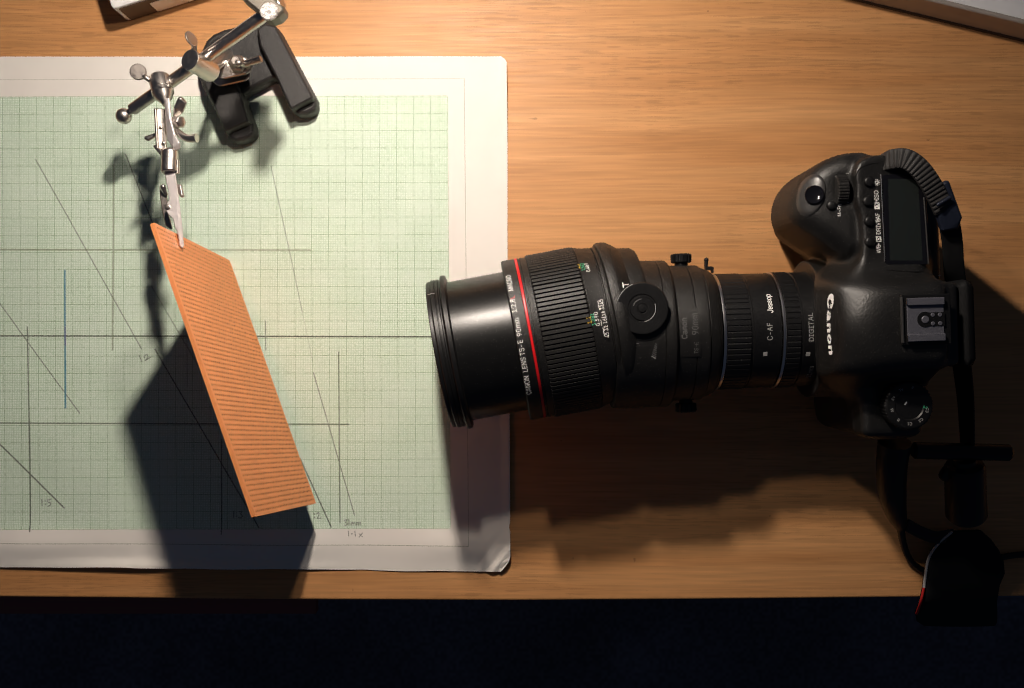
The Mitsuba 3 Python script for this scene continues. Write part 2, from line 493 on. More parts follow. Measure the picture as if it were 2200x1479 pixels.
def top_height(u, v, a, b):
    du = 1095 - u
    dv = 1222 - v
    z = 0.7
    z += 1.5 * math.exp(-((v - 1172) / 34) ** 2) * (1 + .6 * math.sin(u * .013 + .6))      # the lower margin bulges and falls to its edge
    z += 2.6 * math.exp(-((dv - 6) / 12) ** 2) * math.exp(-((u - 260) / 170) ** 2)
    z += 1.2 * math.exp(-((dv - 4) / 10) ** 2) * math.exp(-((u - 560) / 150) ** 2)
    z += 1.9 * math.exp(-(du / 20) ** 2) * math.exp(-((v - 175) / 90) ** 2)
    z += .9 * math.exp(-(du / 14) ** 2)
    z += 2.6 * math.exp(-(du / 50) ** 2 - (dv / 44) ** 2) * (1 + .35 * math.sin(u * .22 + v * .16))
    z += .22 * math.sin(u * .021 + 1) * math.sin(v * .017)
    return z


ptop = paper_sheet(top_outline, 190, 190, top_height)
add('graph_paper__top_sheet', ptop, 'mat_paper', smooth=True)


def low_outline(a, b):
    a = warp(a)
    v_top = 126 + 1.0 * math.sin(a * 7)
    v_bot = 1214 + 12.5 * a + 1.5 * math.sin(a * 11 + 1)
    v = v_top + (v_bot - v_top) * b
    ur = 1085.5 + 9.5 * b
    e = v_bot - v
    if e < 20:
        ur -= (20 - e) ** 1.6 / 8
    if v - v_top < 20:
        ur -= (20 - v + v_top) ** 2 / 22
    return -70 + (ur + 70) * a, v


add('graph_paper__under_sheet', paper_sheet(low_outline, 60, 60, lambda u, v, a, b: .25 + .7 * math.exp(-((1222 - v) / 12) ** 2) * (.5 + .5 * math.sin(u * .02))), 'mat_paper_plain', smooth=True)
# the curled corner: a small crumpled fold
cf = [P(1068, 1215, 3.4), P(1078, 1209, 4.0), P(1092, 1194, 3.6), P(1091, 1206, 4.4), P(1084, 1213, 3.6), P(1079, 1224, 2.0), P(1071, 1226, 1.4), P(1062, 1223, 1.6)]
cfm = trimesh.Trimesh(cf, [[0, 1, 4], [1, 3, 4], [1, 2, 3], [0, 4, 5], [0, 5, 6], [0, 6, 7]], process=False)
add('graph_paper__folded_corner', cfm, 'mat_paper_plain', smooth=False)
thing('graph_paper', 'large sheet of green millimetre graph paper with pencil lines and notes, lying on the desk', 'graph paper')

# ------------------------------------------------------------------ perforated board
BW, BH, BT = 149.6, 100.0, 2.0
corner_px = np.array([[328, 477], [550, 1110], [678, 1082], [495, 560]], float)


def board_corners(p):
    r = trimesh.transformations.euler_matrix(*p[:3])[:3, :3]
    c = np.array([[-BW / 2, BH / 2, 0], [BW / 2, BH / 2, 0], [BW / 2, -BH / 2, 0], [-BW / 2, -BH / 2, 0]])
    return c @ r.T + p[3:6], r


def board_res(p):
    w, _ = board_corners(p)
    s = F / (H - w[:, 2])
    uv = np.stack([1100 + w[:, 0] * s, 739.5 - w[:, 1] * s], 1)
    return np.r_[(uv - corner_px).ravel(), 1.5 * (w[3, 2] - 1.4), .55 * (w[2, 2] - 9.0)]


ez0 = np.cross([.33, -.944, 0], [0, 0, 1.])
e0 = trimesh.transformations.euler_from_matrix(np.column_stack([[.33, -.944, 0], [0, 0, 1], ez0]))
bs = least_squares(board_res, np.r_[e0, -145, -15, 50]).x
bc, bR = board_corners(bs)
BM = np.eye(4)
BM[:3, :3], BM[:3, 3] = bR, bs[3:6]
if (BM[:3, 2] @ [1, 0, 0]) < 0:
    flip = -1
else:
    flip = 1                                                 # local z points to the lens when flip = 1


def perfboard():
    p = 2.54
    nx, ny = 58, 38
    hw, hh, r, nh = p / 2, p / 2, 0.60, 8
    a = (np.arange(nh) + .5) * 2 * np.pi / nh
    hole = np.stack([r * np.cos(a), r * np.sin(a)], 1)
    # square outline sampled at the same angles
    sq = np.stack([np.cos(a), np.sin(a)], 1)
    sq = sq / np.abs(sq).max(1, keepdims=True) * hw
    # put true corners on: for nh = 8 the samples at 22.5 deg etc.; add 4 corners
    cor = np.array([[hw, hw], [-hw, hw], [-hw, -hw], [hw, -hw]])
    V, Fc = [], []
    tri = []
    for k in range(nh):
        j = (k + 1) % nh
        tri += [[k, nh + k, nh + j], [k, nh + j, j]]
    for c, (k, j) in enumerate(((0, 1), (2, 3), (4, 5), (6, 7))):
        tri += [[nh + k, 2 * nh + c, nh + j]]
    tri = np.array(tri)
    cell = np.vstack([hole, sq, cor])
    n = len(cell)
    for z, inv in ((0, False), (-BT * flip, True)):
        for i in range(nx):
            for q in range(ny):
                o = np.array([(i - (nx - 1) / 2) * p, (q - (ny - 1) / 2) * p])
                V.append(np.column_stack([cell + o, np.full(n, z)]))
                Fc.append((tri[:, ::-1] if inv != (flip < 0) else tri) + n * (len(V) - 1))
    # hole walls
    wf = []
    half = nx * ny
    k, j = np.arange(nh), (np.arange(nh) + 1) % nh
    for c in range(half):
        t, b = c * n, (c + half) * n
        wf += [np.stack([t + k, t + j, b + j], 1), np.stack([t + k, b + j, b + k], 1)]
    v = np.vstack(V)
    face = trimesh.Trimesh(v, np.vstack(Fc), process=False)
    walls = trimesh.Trimesh(v, np.vstack(wf), process=False)
    walls.remove_unreferenced_vertices()
    # border
    X, Y, x, y = BW / 2, BH / 2, nx * p / 2, ny * p / 2
    parts = [face]
    frame_poly = sg.Polygon([(-X + 1.2, Y), (X - .3, Y), (X, Y - .3), (X, -Y + .3), (X - .3, -Y), (-X + .3, -Y), (-X, -Y + .3), (-X, Y - .9)]).difference(sg.box(-x, -y, x, y))
    parts.append(trimesh.creation.extrude_polygon(frame_poly, BT, engine='earcut').apply_translation([0, 0, -BT if flip > 0 else 0]))
    m = trimesh.util.concatenate(parts)
    return m, walls


pb, pw = perfboard()
pb.apply_transform(BM)
pw.apply_transform(BM)
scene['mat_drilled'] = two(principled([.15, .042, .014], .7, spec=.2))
add('perforated_board', pb, 'mat_board', smooth=False)
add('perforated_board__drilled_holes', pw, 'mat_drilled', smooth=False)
labels['perforated_board__drilled_holes'] = {'kind': 'stuff'}
thing('perforated_board', 'orange-brown perforated circuit board standing on edge on the graph paper', 'circuit board')


def on_board(x, y, z=0):
    return (BM @ [x, y, z * flip, 1])[:3]


# ------------------------------------------------------------------ helping-hand stand
HH = 'helping_hand_stand__'
base_px = [(447, 92), (462, 78), (485, 68), (520, 60), (548, 57), (570, 48), (590, 54), (606, 72), (683, 217), (684, 232), (680, 243), (664, 251), (645, 252), (632, 245), (603, 186), (597, 176), (588, 176), (538, 202),
           (531, 208), (530, 216), (551, 276), (552, 290), (545, 300), (528, 307), (510, 310), (499, 304), (490, 290), (440, 192), (431, 168), (430, 130)]
bpoly = sg.Polygon([P(u, v, 6)[:2] for u, v in base_px]).buffer(-1.2).buffer(1.2).buffer(.8).buffer(-.8)
bb = [loft(bpoly.exterior.coords, [(0.8, .4), (1.6, 0), (8, 0), (9.6, .5), (10.6, 1.4), (11, 2.4)])]
PZ = lambda pts: sg.Polygon([P(*q)[:2] for q in pts]).buffer(-1).buffer(1.8).buffer(-.8)
arm_r = PZ([(550, 62, 17), (568, 48, 17), (588, 53, 17), (606, 72, 3), (683, 217, 2), (684, 232, 2), (680, 243, 2), (664, 251, 2), (645, 252, 2), (632, 245, 4), (603, 186, 10), (556, 98, 17)])
arm_l = PZ([(440, 192, 17), (431, 168, 17), (436, 130, 17), (447, 92, 17), (466, 78, 17), (484, 84, 12), (494, 120, 8), (531, 212, 3), (551, 276, 2), (552, 290, 2), (545, 300, 2), (528, 307, 2), (510, 310, 2), (499, 304, 4), (490, 290, 8)])
cut_r = sg.Polygon([P(*q)[:2] for q in ((600, 258, 10), (700, 208, 10), (700, 300, 10), (600, 300, 10))])
cut_l = sg.Polygon([P(*q)[:2] for q in ((470, 300, 10), (570, 256, 10), (570, 340, 10), (470, 340, 10))])
for arm, cut in ((arm_r, cut_r), (arm_l, cut_l)):
    bb.append(loft(arm.exterior.coords, [(.6, .4), (1.4, 0), (9.0, 0), (10.2, .6), (10.6, 1.5)]))
    up_ = arm.buffer(-.25).difference(cut).buffer(-1).buffer(1)
    up_ = max(getattr(up_, 'geoms', [up_]), key=lambda g: g.area)
    bb.append(loft(up_.exterior.coords, [(8.5, 0), (15.2, 0), (16.4, .5), (17.0, 1.4)]))
add(HH + 'base', bb, 'mat_iron', smooth=40)

rz = lambda u: 44 + (u - 283) * (44 / 317)                   # the rod climbs to the upper right
rod_px = lambda u: (u, 237 + (u - 283) * (10 - 237) / 317.0)
RP = lambda u, dz=0: P(*rod_px(u), rz(u) + dz)
add(HH + 'cross_rod', rod(RP(284), RP(606), 3.15, ch=.5), 'mat_steel', smooth=40)
add(HH + 'rod_end_ball', [ball(P(266, 250, 42), 4.25), rod(P(266, 250, 42), RP(286), 1.7)], 'mat_steel', smooth=40)

# joint that carries the clip, with its thumb screw
rd = unit(RP(360) - RP(330))
j0, j1 = P(341, 166, 57), P(351, 203, 60)
ja = unit(j1 - j0)
add(HH + 'clip_joint', lathe_at([(-1, 3.2), (0, 4.9), (.8, 5.5), (7.6, 5.5), (8.0, 5.1), (8.4, 5.7), (10.2, 5.7), (10.6, 5.1), (13, 4.3), (15, 2.6), (17.5, 1.7)], j0, ja, n=40), 'mat_steel', smooth=40)
sc = P(297, 155, 62)
add(HH + 'thumb_screw', [lathe_at([(-.7, 3.7), (-.3, 4.2), (.5, 4.2), (.9, 3.8)], sc, [.16, -.08, 1], n=36), tube([sc + [2.5, -1.3, -.4], P(312, 166, 61), P(322, 173, 60), P(338, 181, 59)], [1.6, 1.3, 1.25, 1.6])], 'mat_steel_dull', smooth=40)

# barrel joint on the rod with a flat-headed screw
b0, b1 = P(407, 128, 76), P(457, 157, 60)
ba = unit(b1 - b0)
L = np.linalg.norm(b1 - b0)
add(HH + 'barrel_joint', lathe_at([(0, 5.0), (.3, 5.4), (L - 1.5, 5.4), (L - .4, 4.9), (L, 3.9)], b0, ba, n=44), 'mat_steel', smooth=40)
pd = P(411, 83, 74)
paddle = hull([P(407, 70, 76), P(411, 83, 75), P(416, 93, 73)], [1.3, 2.3, 1.4]); 
add(HH + 'thumb_screw', [tube([P(417, 108, 68), P(417, 100, 70), P(414, 92, 72)], [1.5, 1.4, 1.5]),
                         lathe_at([(-.6, 3.6), (-.3, 4.0), (.3, 4.0), (.6, 3.6)], P(411, 84, 75), [.86, .32, .42], n=30)], 'mat_steel_dull', smooth=40)

# bracket on the base: two rounded plates, a nut and a bolt
def stadium(p0, p1, w):
    return sg.LineString([p0[:2], p1[:2]]).buffer(w)

for z, (a, b_), w in ((19.5, ((476, 168), (520, 158)), 4.9), (28.0, ((482, 152), (522, 143)), 5.0)):
    add(HH + 'clamp_plate', loft(stadium(P(*a, z), P(*b_, z), w).exterior.coords, [(z, .3), (z + .3, 0), (z + 1.5, 0), (z + 1.9, .4)]), 'mat_steel', smooth=40)
c_ = P(512, 141, 30)
add(HH + 'bolt', [lathe_at([(0, 4.5), (.5, 4.9), (3.6, 4.9), (4.4, 4.2), (5.2, 2.7), (7.2, 2.6), (7.5, 2.2)], c_, [0.05, .1, 1], n=6), rod(P(520, 140, 32), P(561, 127, 35), 2.0),
                  tube([P(500, 145, 31), P(512, 136, 36), P(524, 140, 33)], [1.4, 2.2, 1.4])], 'mat_steel_dull', smooth=30)
add(HH + 'post', rod(P(492, 118, 9), P(450, 150, 56), 3.0), 'mat_steel_dull', smooth=40)

# magnifier joint at the rod's end: dark flat body and a bright round screw head
cl = [(519, -8), (524, 3), (548, 22), (562, 34), (574, 46), (586, 48), (602, 42), (613, 30), (614, 20), (600, 8), (586, -6), (592, -40), (545, -50)]
add(HH + 'end_clamp', loft(sg.Polygon([P(u, v, 88)[:2] for u, v in cl]).buffer(-.6).buffer(.6).exterior.coords, [(81, .5), (82, 0), (90, 0), (91, .5), (91.5, 1.3)]), 'mat_steel_dark', smooth=40)
dd = P(578, 25, 97)
add(HH + 'screw_head', lathe_at([(-5, 2.0), (-1.2, 2.0), (-1.0, 4.0), (-.5, 4.5), (.3, 4.5), (.8, 4.0)], dd, [-.05, .06, 1], n=44), 'mat_disc', smooth=40)

# bent bracket with wing nut that holds the clip
def plate(pxz, t=.9):
    return hull([P(*q) for q in pxz], t, 10)

add(HH + 'clip_bracket', m3.Manifold.batch_boolean([plate([(334, 236, 60), (353, 238, 60), (355, 322, 60), (338, 318, 60)], .8), plate([(334, 236, 57), (334, 236, 63), (338, 318, 58), (338, 318, 63)], .7)], m3.OpType.Add), 'mat_steel_dull', smooth=35)
add(HH + 'clip_bracket', m3.Manifold.batch_boolean([plate([(357, 214, 64), (362, 214, 64), (359, 260, 64), (366, 260, 66)], .8), plate([(359, 260, 64), (366, 258, 66), (362, 300, 64), (374, 290, 66)], .8),
                                                    plate([(362, 298, 64), (372, 288, 66), (374, 316, 65), (384, 308, 65)], .8), plate([(384, 308, 65), (374, 316, 65), (384, 318, 64), (376, 322, 64)], .8)], m3.OpType.Add), 'mat_clip', smooth=35)
add(HH + 'wing_nut', [lathe_at([(-3, 2.8), (-2.5, 3.2), (2.2, 3.2), (2.8, 2.6), (3.1, 1.6)], P(383, 263, 64), [.8, -.1, .55], n=6),
                      ], 'mat_steel', smooth=20)
add(HH + 'wing_nut__wing', hull([P(376, 250, 63), P(379, 232, 66), P(388, 215, 67), P(396, 222, 66), P(390, 240, 64)], [1.0, 1.3, 1.6, 1.3, 1.0]), 'mat_steel', smooth=40)
add(HH + 'wing_nut__wing', tube([P(378, 279, 63), P(390, 291, 64), P(405, 298, 65), P(423, 297, 66)], [1.6, 1.9, 1.9, 2.3]), 'mat_steel', smooth=40)
add(HH + 'wing_nut__wing', hull([P(334, 290, 57), P(319, 299, 57), P(314, 297, 57)], [1.0, 1.2, 1.0]), 'mat_steel', smooth=40)
for q in ((345, 274), (351, 308)):
    add(HH + 'rivet', lathe_at([(0, 1.1), (.5, .9), (.7, .4)], P(*q, 61), [0, 0, 1], n=14), 'mat_steel', smooth=40)
add(HH + 'strap_hook', hull([P(333, 315, 62), P(337, 320, 62), P(364, 342, 64), P(359, 347, 64)], .8), 'mat_steel', smooth=40)
# collar and spring clip
k0, k1 = P(365, 326, 63), P(365, 372, 65)
add(HH + 'clip_collar', lathe_at([(-1, 3.2), (0, 4.1), (.5, 4.35), (11, 4.35), (11.4, 4.0)], k0, k1 - k0, n=40), 'mat_steel', smooth=40)
add(HH + 'clip_collar__lug', rod(P(381, 344, 65), P(381, 374, 65), 1.2), 'mat_steel', smooth=40)


def jaw(px, zf, thick, teeth=None):
    pts = np.array([P(u, v, zf(v)) for u, v in px])
    o = pts[0]
    ax = unit(pts[len(pts) // 2] - o)
    poly = sg.Polygon([P(u, v, 64)[:2] for u, v in px])
    m = loft(poly.exterior.coords, [(-thick / 2, .25), (-thick / 2 + .3, 0), (thick / 2 - .35, 0), (thick / 2, .35)])
    v = np.array(m.vertices)
    vv = 739.5 - v[:, 1] * F / (H - 64)
    v[:, 2] += np.array([zf(x) for x in vv])
    v[:, :2] *= ((H - v[:, 2]) / (H - 64))[:, None]
    m.vertices = v
    return m


def board_z(u, v):
    n_b = BM[:3, 2]
    o, q = np.array([0, 0, H]), P(u, v, 0)
    t = ((BM[:3, 3] - o) @ n_b) / ((q - o) @ n_b)
    return (o + (q - o) * t)[2]


zt_j = board_z(391, 530) + 2.6
zc = lambda v: 64 + (v - 372) * ((zt_j - 64) / 158)
front_jaw = [(353, 368), (376, 368), (381, 400), (386, 440), (391, 480), (394, 515), (396, 528), (392, 534), (386, 529), (384, 519), (386, 516), (382, 512), (384, 507), (379, 502), (381, 497), (376, 492), (374, 480), (371, 470), (362, 462), (357, 455), (356, 446), (359, 436),
             (363, 430), (362, 412), (358, 396)]
add(HH + 'clip_jaw', jaw(front_jaw, zc, 3.2), 'mat_clip', smooth=35)
back_jaw = [(342, 404), (350, 401), (356, 404), (360, 430), (358, 450), (365, 470), (371, 492), (366, 493), (356, 486), (350, 460), (344, 425)]
add(HH + 'clip_jaw', jaw(back_jaw, lambda v: 61.5 + (v - 400) * .02, 2.6), 'mat_steel_dull', smooth=35)
add(HH + 'clip_jaw__pivot', lathe_at([(0, 1.5), (.6, 1.5), (.9, 1.1)], P(361, 446, zc(446) + 1.4), [0, 0, 1], n=18), 'mat_steel_dull', smooth=40)
add(HH + 'clip_lever', hull([P(346, 404, 63), P(350, 402, 66), P(357, 418, 64)], [1.0, 1.4, 1.0]), 'mat_steel', smooth=40)
add(HH + 'clip_lever', hull([P(379, 398, 64), P(387, 402, 66), P(391, 420, 66), P(384, 412, 63)], [.8, 1.2, 1.2, .8]), 'mat_steel', smooth=40)
thing('helping_hand_stand', 'chromed helping-hand stand on a black iron base, its spring clip gripping the orange board', 'clamp stand')

# ------------------------------------------------------------------ camera with extension tubes and lens (one rigid thing)
DC = 'digital_camera__'
ROT = math.radians(1.8)
A = np.array([math.cos(ROT), math.sin(ROT), 0])               # towards the camera's back (image right)
B = np.array([-math.sin(ROT), math.cos(ROT), 0])              # towards the grip (image top)
Z = np.array([0, 0, 1.])
CO = np.array([158.0, 8.0, 0.0])                              # lens axis at the mount, on the desk
AX = 48.0
CM = np.eye(4); CM[:3, 0], CM[:3, 1], CM[:3, 3] = A, B, CO
C = lambda a, b, c: CO + a * A + b * B + c * Z


def cam_ab(u, v, z):
    p = P(u, v, z) - CO
    return float(p @ A), float(p @ B)


# body from a signed distance field in (a, b, c)
hgrid = 1.0
org = np.array([-32.0, -68.0, -2.0])
gx_, gy_, gz_ = [np.arange(n) * hgrid + o for n, o in zip((92, 168, 122), org)]
ga, gb, gc = np.meshgrid(gx_, gy_, gz_, indexing='ij')


def sd_box(lo, hi, r):
    q = [np.abs(g - (a + b) / 2) - ((b - a) / 2 - r) for g, a, b in zip((ga, gb, gc), lo, hi)]
    return np.sqrt(sum(np.maximum(x, 0) ** 2 for x in q)) + np.minimum(np.maximum.reduce(q), 0) - r


def sd_poly2(poly, x, y):
    poly = np.asarray(poly, float)
    d = np.full(x.shape, 1e9)
    s = np.ones(x.shape)
    n = len(poly)
    for i in range(n):
        e = poly[i - 1] - poly[i]
        wx, wy = x - poly[i, 0], y - poly[i, 1]
        t = np.clip((wx * e[0] + wy * e[1]) / (e @ e), 0, 1)
        d = np.minimum(d, (wx - e[0] * t) ** 2 + (wy - e[1] * t) ** 2)
        c1, c2, c3 = y >= poly[i, 1], y < poly[i - 1, 1], e[0] * wy > e[1] * wx
        s = np.where((c1 & c2 & c3) | (~c1 & ~c2 & ~c3), -s, s)
    return s * np.sqrt(d)


def extr(d2, zlo, zhi, r):
    """round the union of a 2-d distance and a height interval"""
    dz = np.maximum(zlo - gc, gc - zhi)
    q0, q1 = d2 + r, dz + r
    return np.minimum(np.maximum(q0, q1), 0) + np.sqrt(np.maximum(q0, 0) ** 2 + np.maximum(q1, 0) ** 2) - r


def smin(a, b, k):
    h = np.clip(.5 + .5 * (b - a) / k, 0, 1)
    return b * (1 - h) + a * h - k * h * (1 - h)


def smax(a, b, k):
    return -smin(-a, -b, k)


def planes(pl, k=5.0):
    out = None
    for q in pl:
        n, e = np.array(q[:3]) / np.linalg.norm(q[:3]), q[3] / np.linalg.norm(q[:3])
        x = ga * n[0] + gb * n[1] + gc * n[2] - e
        out = x if out is None else smax(out, x, k)
    return out


def chaikin(p, n=3):
    p = np.asarray(p, float)
    for _ in range(n):
        q = np.roll(p, -1, 0)
        p = np.stack([.75 * p + .25 * q, .25 * p + .75 * q], 1).reshape(-1, 2)
    return p


X2, Y2 = ga[:, :, 0], gb[:, :, 0]
d_body = extr(sd_poly2(chaikin([(13, -46), (18, -57), (42, -57), (48, -50), (48, 60), (46, 76), (36, 85), (22, 85), (13, 76), (13, 38)], 2), X2, Y2)[:, :, None], 1, 83 + 9 / (1 + np.exp(-(gb + 6) / 5)), 9)
# grip: its top falls away to the front
zt = 93.5 - 0.16 * np.maximum(8 - ga, 0) - 0.014 * np.maximum(-ga, 0) ** 2
g2 = sd_poly2(chaikin([(-9, 47.5), (-17.5, 54), (-17.5, 66), (-12, 76), (-2, 83), (9, 86.5), (24, 86), (24, 36), (8, 33), (2, 39)], 3), ga - 0.30 * np.maximum(46 - gc, 0), gb)
q0, q1 = g2 + 9, np.maximum(1 - gc, gc - zt) + 9
d_grip = np.minimum(np.maximum(q0, q1), 0) + np.sqrt(np.maximum(q0, 0) ** 2 + np.maximum(q1, 0) ** 2) - 9
d = smin(d_body, d_grip, 6)
# raised top plate behind the grip, its front edge is a crisp step
tp = sd_poly2(chaikin([(9, 26), (12.5, 34), (13, 52), (9.5, 62), (9, 74), (14, 83), (38, 83), (45, 75), (45, 22), (12, 22)], 2), X2, Y2)[:, :, None]
d = smin(d, extr(tp, 80, 97.5, 2.4), 3.0)
# mount collar
rr = np.sqrt(gb ** 2 + (gc - AX) ** 2)
d = smin(d, np.maximum(rr - 35.5, np.maximum(-1.5 - ga, ga - 18)) - .8, 4)
# viewfinder hump with the overhanging nose that carries the name
hump = planes([(-18, 0, 6, 645), (-.45, 0, .89, 97.0), (-.42, .30, .86, 93.6), (-.42, -.30, .86, 93.6), (0, .25, .97, 113.2), (0, -.25, .97, 113.2), (0, 0, 1, 113), (1, 0, 0, 47), (0, 1, .50, 74), (0, -1, .50, 74), (-.45, 1, .30, 53), (-.45, -1, .30, 53), (-12, 0, -13, -980), (0, 0, -1, -70)], 5.0)
d = smin(d, hump, 9)
# left shoulder
d = smin(d, sd_box((14, -55, 70), (44, -24, 85.5), 4), 4)
# eyecup block
d = smin(d, sd_box((40, -20, 84), (54, 20, 107), 3), 3)
d = smin(d, sd_box((38, 14, 18), (57, 79, 85), 6), 5)      # thumb rest
# recesses: main dial slot, shutter button dish, hot shoe bed
a_d, b_d = cam_ab(1813, 405, 95)
d = smax(d, -(np.sqrt((gb - b_d) ** 2 * .55 + (gc - 99) ** 2 + ((ga - a_d) * 1.25) ** 2) - 7.2), 2.0)
bodym = surface_nets(d, org, hgrid)
bodym.apply_transform(CM)
# split: the leather-clad lower grip is its own part
fc = bodym.triangles_center
loc = (fc - CO) @ np.stack([A, B, Z], 1)
leather = ((loc[:, 0] < -2.0) & (loc[:, 1] > 34) & (loc[:, 2] < 80 + .25 * (loc[:, 0] + 20))) | ((loc[:, 0] < 24) & (loc[:, 1] < -30) & (loc[:, 2] < 76)) | ((loc[:, 1] > 70) & (loc[:, 2] < 70))
bn = meshkit.arrays(bodym, True)[2]


def part_of(mask):
    f = bodym.faces[mask]
    ids = np.unique(f)
    remap = -np.ones(len(bodym.vertices), int); remap[ids] = np.arange(len(ids))
    return (np.array(bodym.vertices)[ids] * .001, remap[f]), bn[ids]


def add_part(key, mask, mat):
    (v, f), n = part_of(mask)
    path = meshkit.write_ply((v, f), False, None, None, n)
    scene[key] = {'type': 'ply', 'filename': path, 'face_normals': False, 'bsdf': {'type': 'ref', 'id': mat}}


add_part(DC + 'body', ~leather, 'mat_body')
right_side = loc[:, 1] > 0
add_part(DC + 'leather_covering', leather & right_side, 'mat_leather')
add_part(DC + 'leather_covering_001', leather & ~right_side, 'mat_leather')


def drop(a, b, z_hi=125.0):
    """height of the body under (a, b)"""
    i, j = (a - org[0]) / hgrid, (b - org[1]) / hgrid
    col = d[int(round(i)), int(round(j))]
    k = np.nonzero(col < 0)[0]
    if len(k) == 0:
        return 88.0
    return gz_[k[-1]] + (0 if k[-1] + 1 >= len(col) else (-col[k[-1]] / (col[k[-1] + 1] - col[k[-1]])) * hgrid)


def top_at(u, v):
    """the body point seen at a pixel"""
    z = 95.0
    for _ in range(8):
        a, b = cam_ab(u, v, z)
        z = .5 * z + .5 * drop(a, b)
    return P(u, v, z)


# shutter button with its smooth plate, main dial, small buttons
sb = top_at(1749, 420) + [0, 0, .4]
sn = unit(np.array([-.30, .06, 1]))
ell = [(1746 + 36 * math.cos(t) * (1 if math.cos(t) < 0 else .82) + 9 * math.sin(t), 420 - 47 * math.sin(t)) for t in np.linspace(0, 2 * np.pi, 40, endpoint=False)]
smp = np.array([top_at(1746 + (u - 1746) * s, 420 + (v - 420) * s) for s in (.3, .6, .9) for u, v in ell])
qb = lambda x, y: np.stack([np.ones_like(x), x, y, x * x, x * y, y * y], -1)
x0_, y0_ = smp[:, 0].mean(), smp[:, 1].mean()
keep = np.ones(len(smp), bool)
for _ in range(4):
    cf_, *_r = np.linalg.lstsq(qb(smp[keep, 0] - x0_, smp[keep, 1] - y0_), smp[keep, 2], rcond=None)
    er = smp[:, 2] - qb(smp[:, 0] - x0_, smp[:, 1] - y0_) @ cf_
    keep = np.abs(er) < max(.5, 2 * er[keep].std())
pz = lambda x, y: float(qb(np.array(x - x0_), np.array(y - y0_)) @ cf_)
pl = []
for s in np.linspace(0, 1, 12):
    for u, v in ell:
        z = 86.0
        for _ in range(6):
            q = P(1746 + (u - 1746) * s, 420 + (v - 420) * s, z)
            z = pz(q[0], q[1])
        pl.append(P(1746 + (u - 1746) * s, 420 + (v - 420) * s, z) + [0, 0, .9 - 1.8 * (max(0, s - .80) / .20) ** 2])
n_ = len(ell)
pf = []
for s in range(11):
    for k in range(n_):
        j = (k + 1) % n_
        pf += [[s * n_ + k, (s + 1) * n_ + k, (s + 1) * n_ + j], [s * n_ + k, (s + 1) * n_ + j, s * n_ + j]]
add(DC + 'shutter_plate', trimesh.Trimesh(np.array(pl), pf, process=False), 'mat_satin', smooth=True)
add(DC + 'shutter_button', lathe_at([(-2, 4.4), (1.1, 4.7), (1.5, 4.55), (1.7, 4.2), (1.35, 3.6), (.95, 2.4), (.8, .8), (.78, .05)], sb, sn, n=44), 'mat_black_gloss', smooth=60)
dz_ = 91.0
dc = C(*cam_ab(1813, 405, 97), dz_)
add(DC + 'main_dial', lathe_at([(-2.7, 6.6), (-2.3, 7.2), (2.3, 7.2), (2.7, 6.6)], dc, A, n=180, mod=lambda a, i: .42 * (np.sin(a * 30) > 0) - .2), 'mat_rubber', smooth=20)
for uu, vv, r in ((1866, 391, 2.45), (1864, 433, 2.5), (1867, 476, 2.45), (1868.5, 520, 2.45)):
    p_ = top_at(uu, vv)
    add(DC + 'button', lathe_at([(-1, r), (1.1, r), (1.6, r - .35), (1.85, r - 1.0), (1.9, .1)], p_, [-.04, 0, 1], n=28), 'mat_black', smooth=50)
p_ = top_at(1786, 442)
add(DC + 'button', lathe_at([(-1, 2.3), (.7, 2.3), (1.3, 1.9), (1.5, 1.0), (1.55, .1)], p_, [-.2, 0, 1], n=28), 'mat_black', smooth=50)
# display
zl = drop(30, 55)
dpoly = sg.Polygon([P(u, v, zl + .9)[:2] for u, v in ((1894, 376), (1982, 372), (1990, 420), (1998, 562), (1990, 570), (1904, 570))]).buffer(-.8).buffer(.8)
add(DC + 'display', loft(dpoly.exterior.coords, [(zl - 1, 0), (zl + .7, 0), (zl + 1.0, .3)]), 'mat_black_gloss', smooth=30)
lpoly = sg.Polygon([P(u, v, zl + 1.0)[:2] for u, v in ((1908, 385), (1972, 385), (1982, 560), (1912, 560))])
add(DC + 'display__screen', prism(lpoly, zl + .9, zl + 1.12), 'mat_lcd', smooth=False)
add(DC + 'display__rim', rod(P(1892.5, 374, zl + 1.1), P(1901, 562, zl + 1.1), .22, ch=.05), 'mat_ring', smooth=40)
add(DC + 'display__rim', rod(P(1985, 424, zl + 1.3), P(1995, 568, zl + 1.3), .35, ch=.05), 'mat_satin', smooth=40)


def print_top(s, u, v, h, mat, z=None, bold=False, squeeze=1.0, key='lettering', ang=0):
    """lettering on the body's top, reading up the picture"""
    q = top_at(u, v) if z is None else P(u, v, z)
    m = text(s, h, .10, bold, squeeze)
    M = np.eye(4)
    ca, sa_ = math.cos(ang), math.sin(ang)
    M[:3, 0], M[:3, 1], M[:3, 2], M[:3, 3] = B * ca + A * sa_, -A * ca + B * sa_, Z, q + [0, 0, .06]
    return add(DC + key, m.apply_transform(M), mat, smooth=False)


zt_ = zl + .05
LS = .785
print_top('WB', 1887.5, 535.5, 2.15, 'mat_white_print', zt_, squeeze=.85)
print_top('DRIVE', 1886.5, 488, 2.15, 'mat_white_print', zt_, squeeze=.82)
print_top('AF', 1885.5, 465, 2.15, 'mat_white_print', zt_, squeeze=.86)
print_top('ISO', 1882.5, 420, 2.15, 'mat_white_print', zt_, squeeze=.88)
for u, v in ((1887.5, 525), (1886, 472.5), (1883, 431.5)):
    add(DC + 'lettering', lathe_at([(0, .36), (.14, .36)], P(u, v, zt_), Z, n=12), 'mat_white_print', smooth=False)
# metering symbol: a frame with a dot and brackets
def px_poly(pts, z):
    return [tuple(P(u, v, z)[:2]) for u, v in pts]

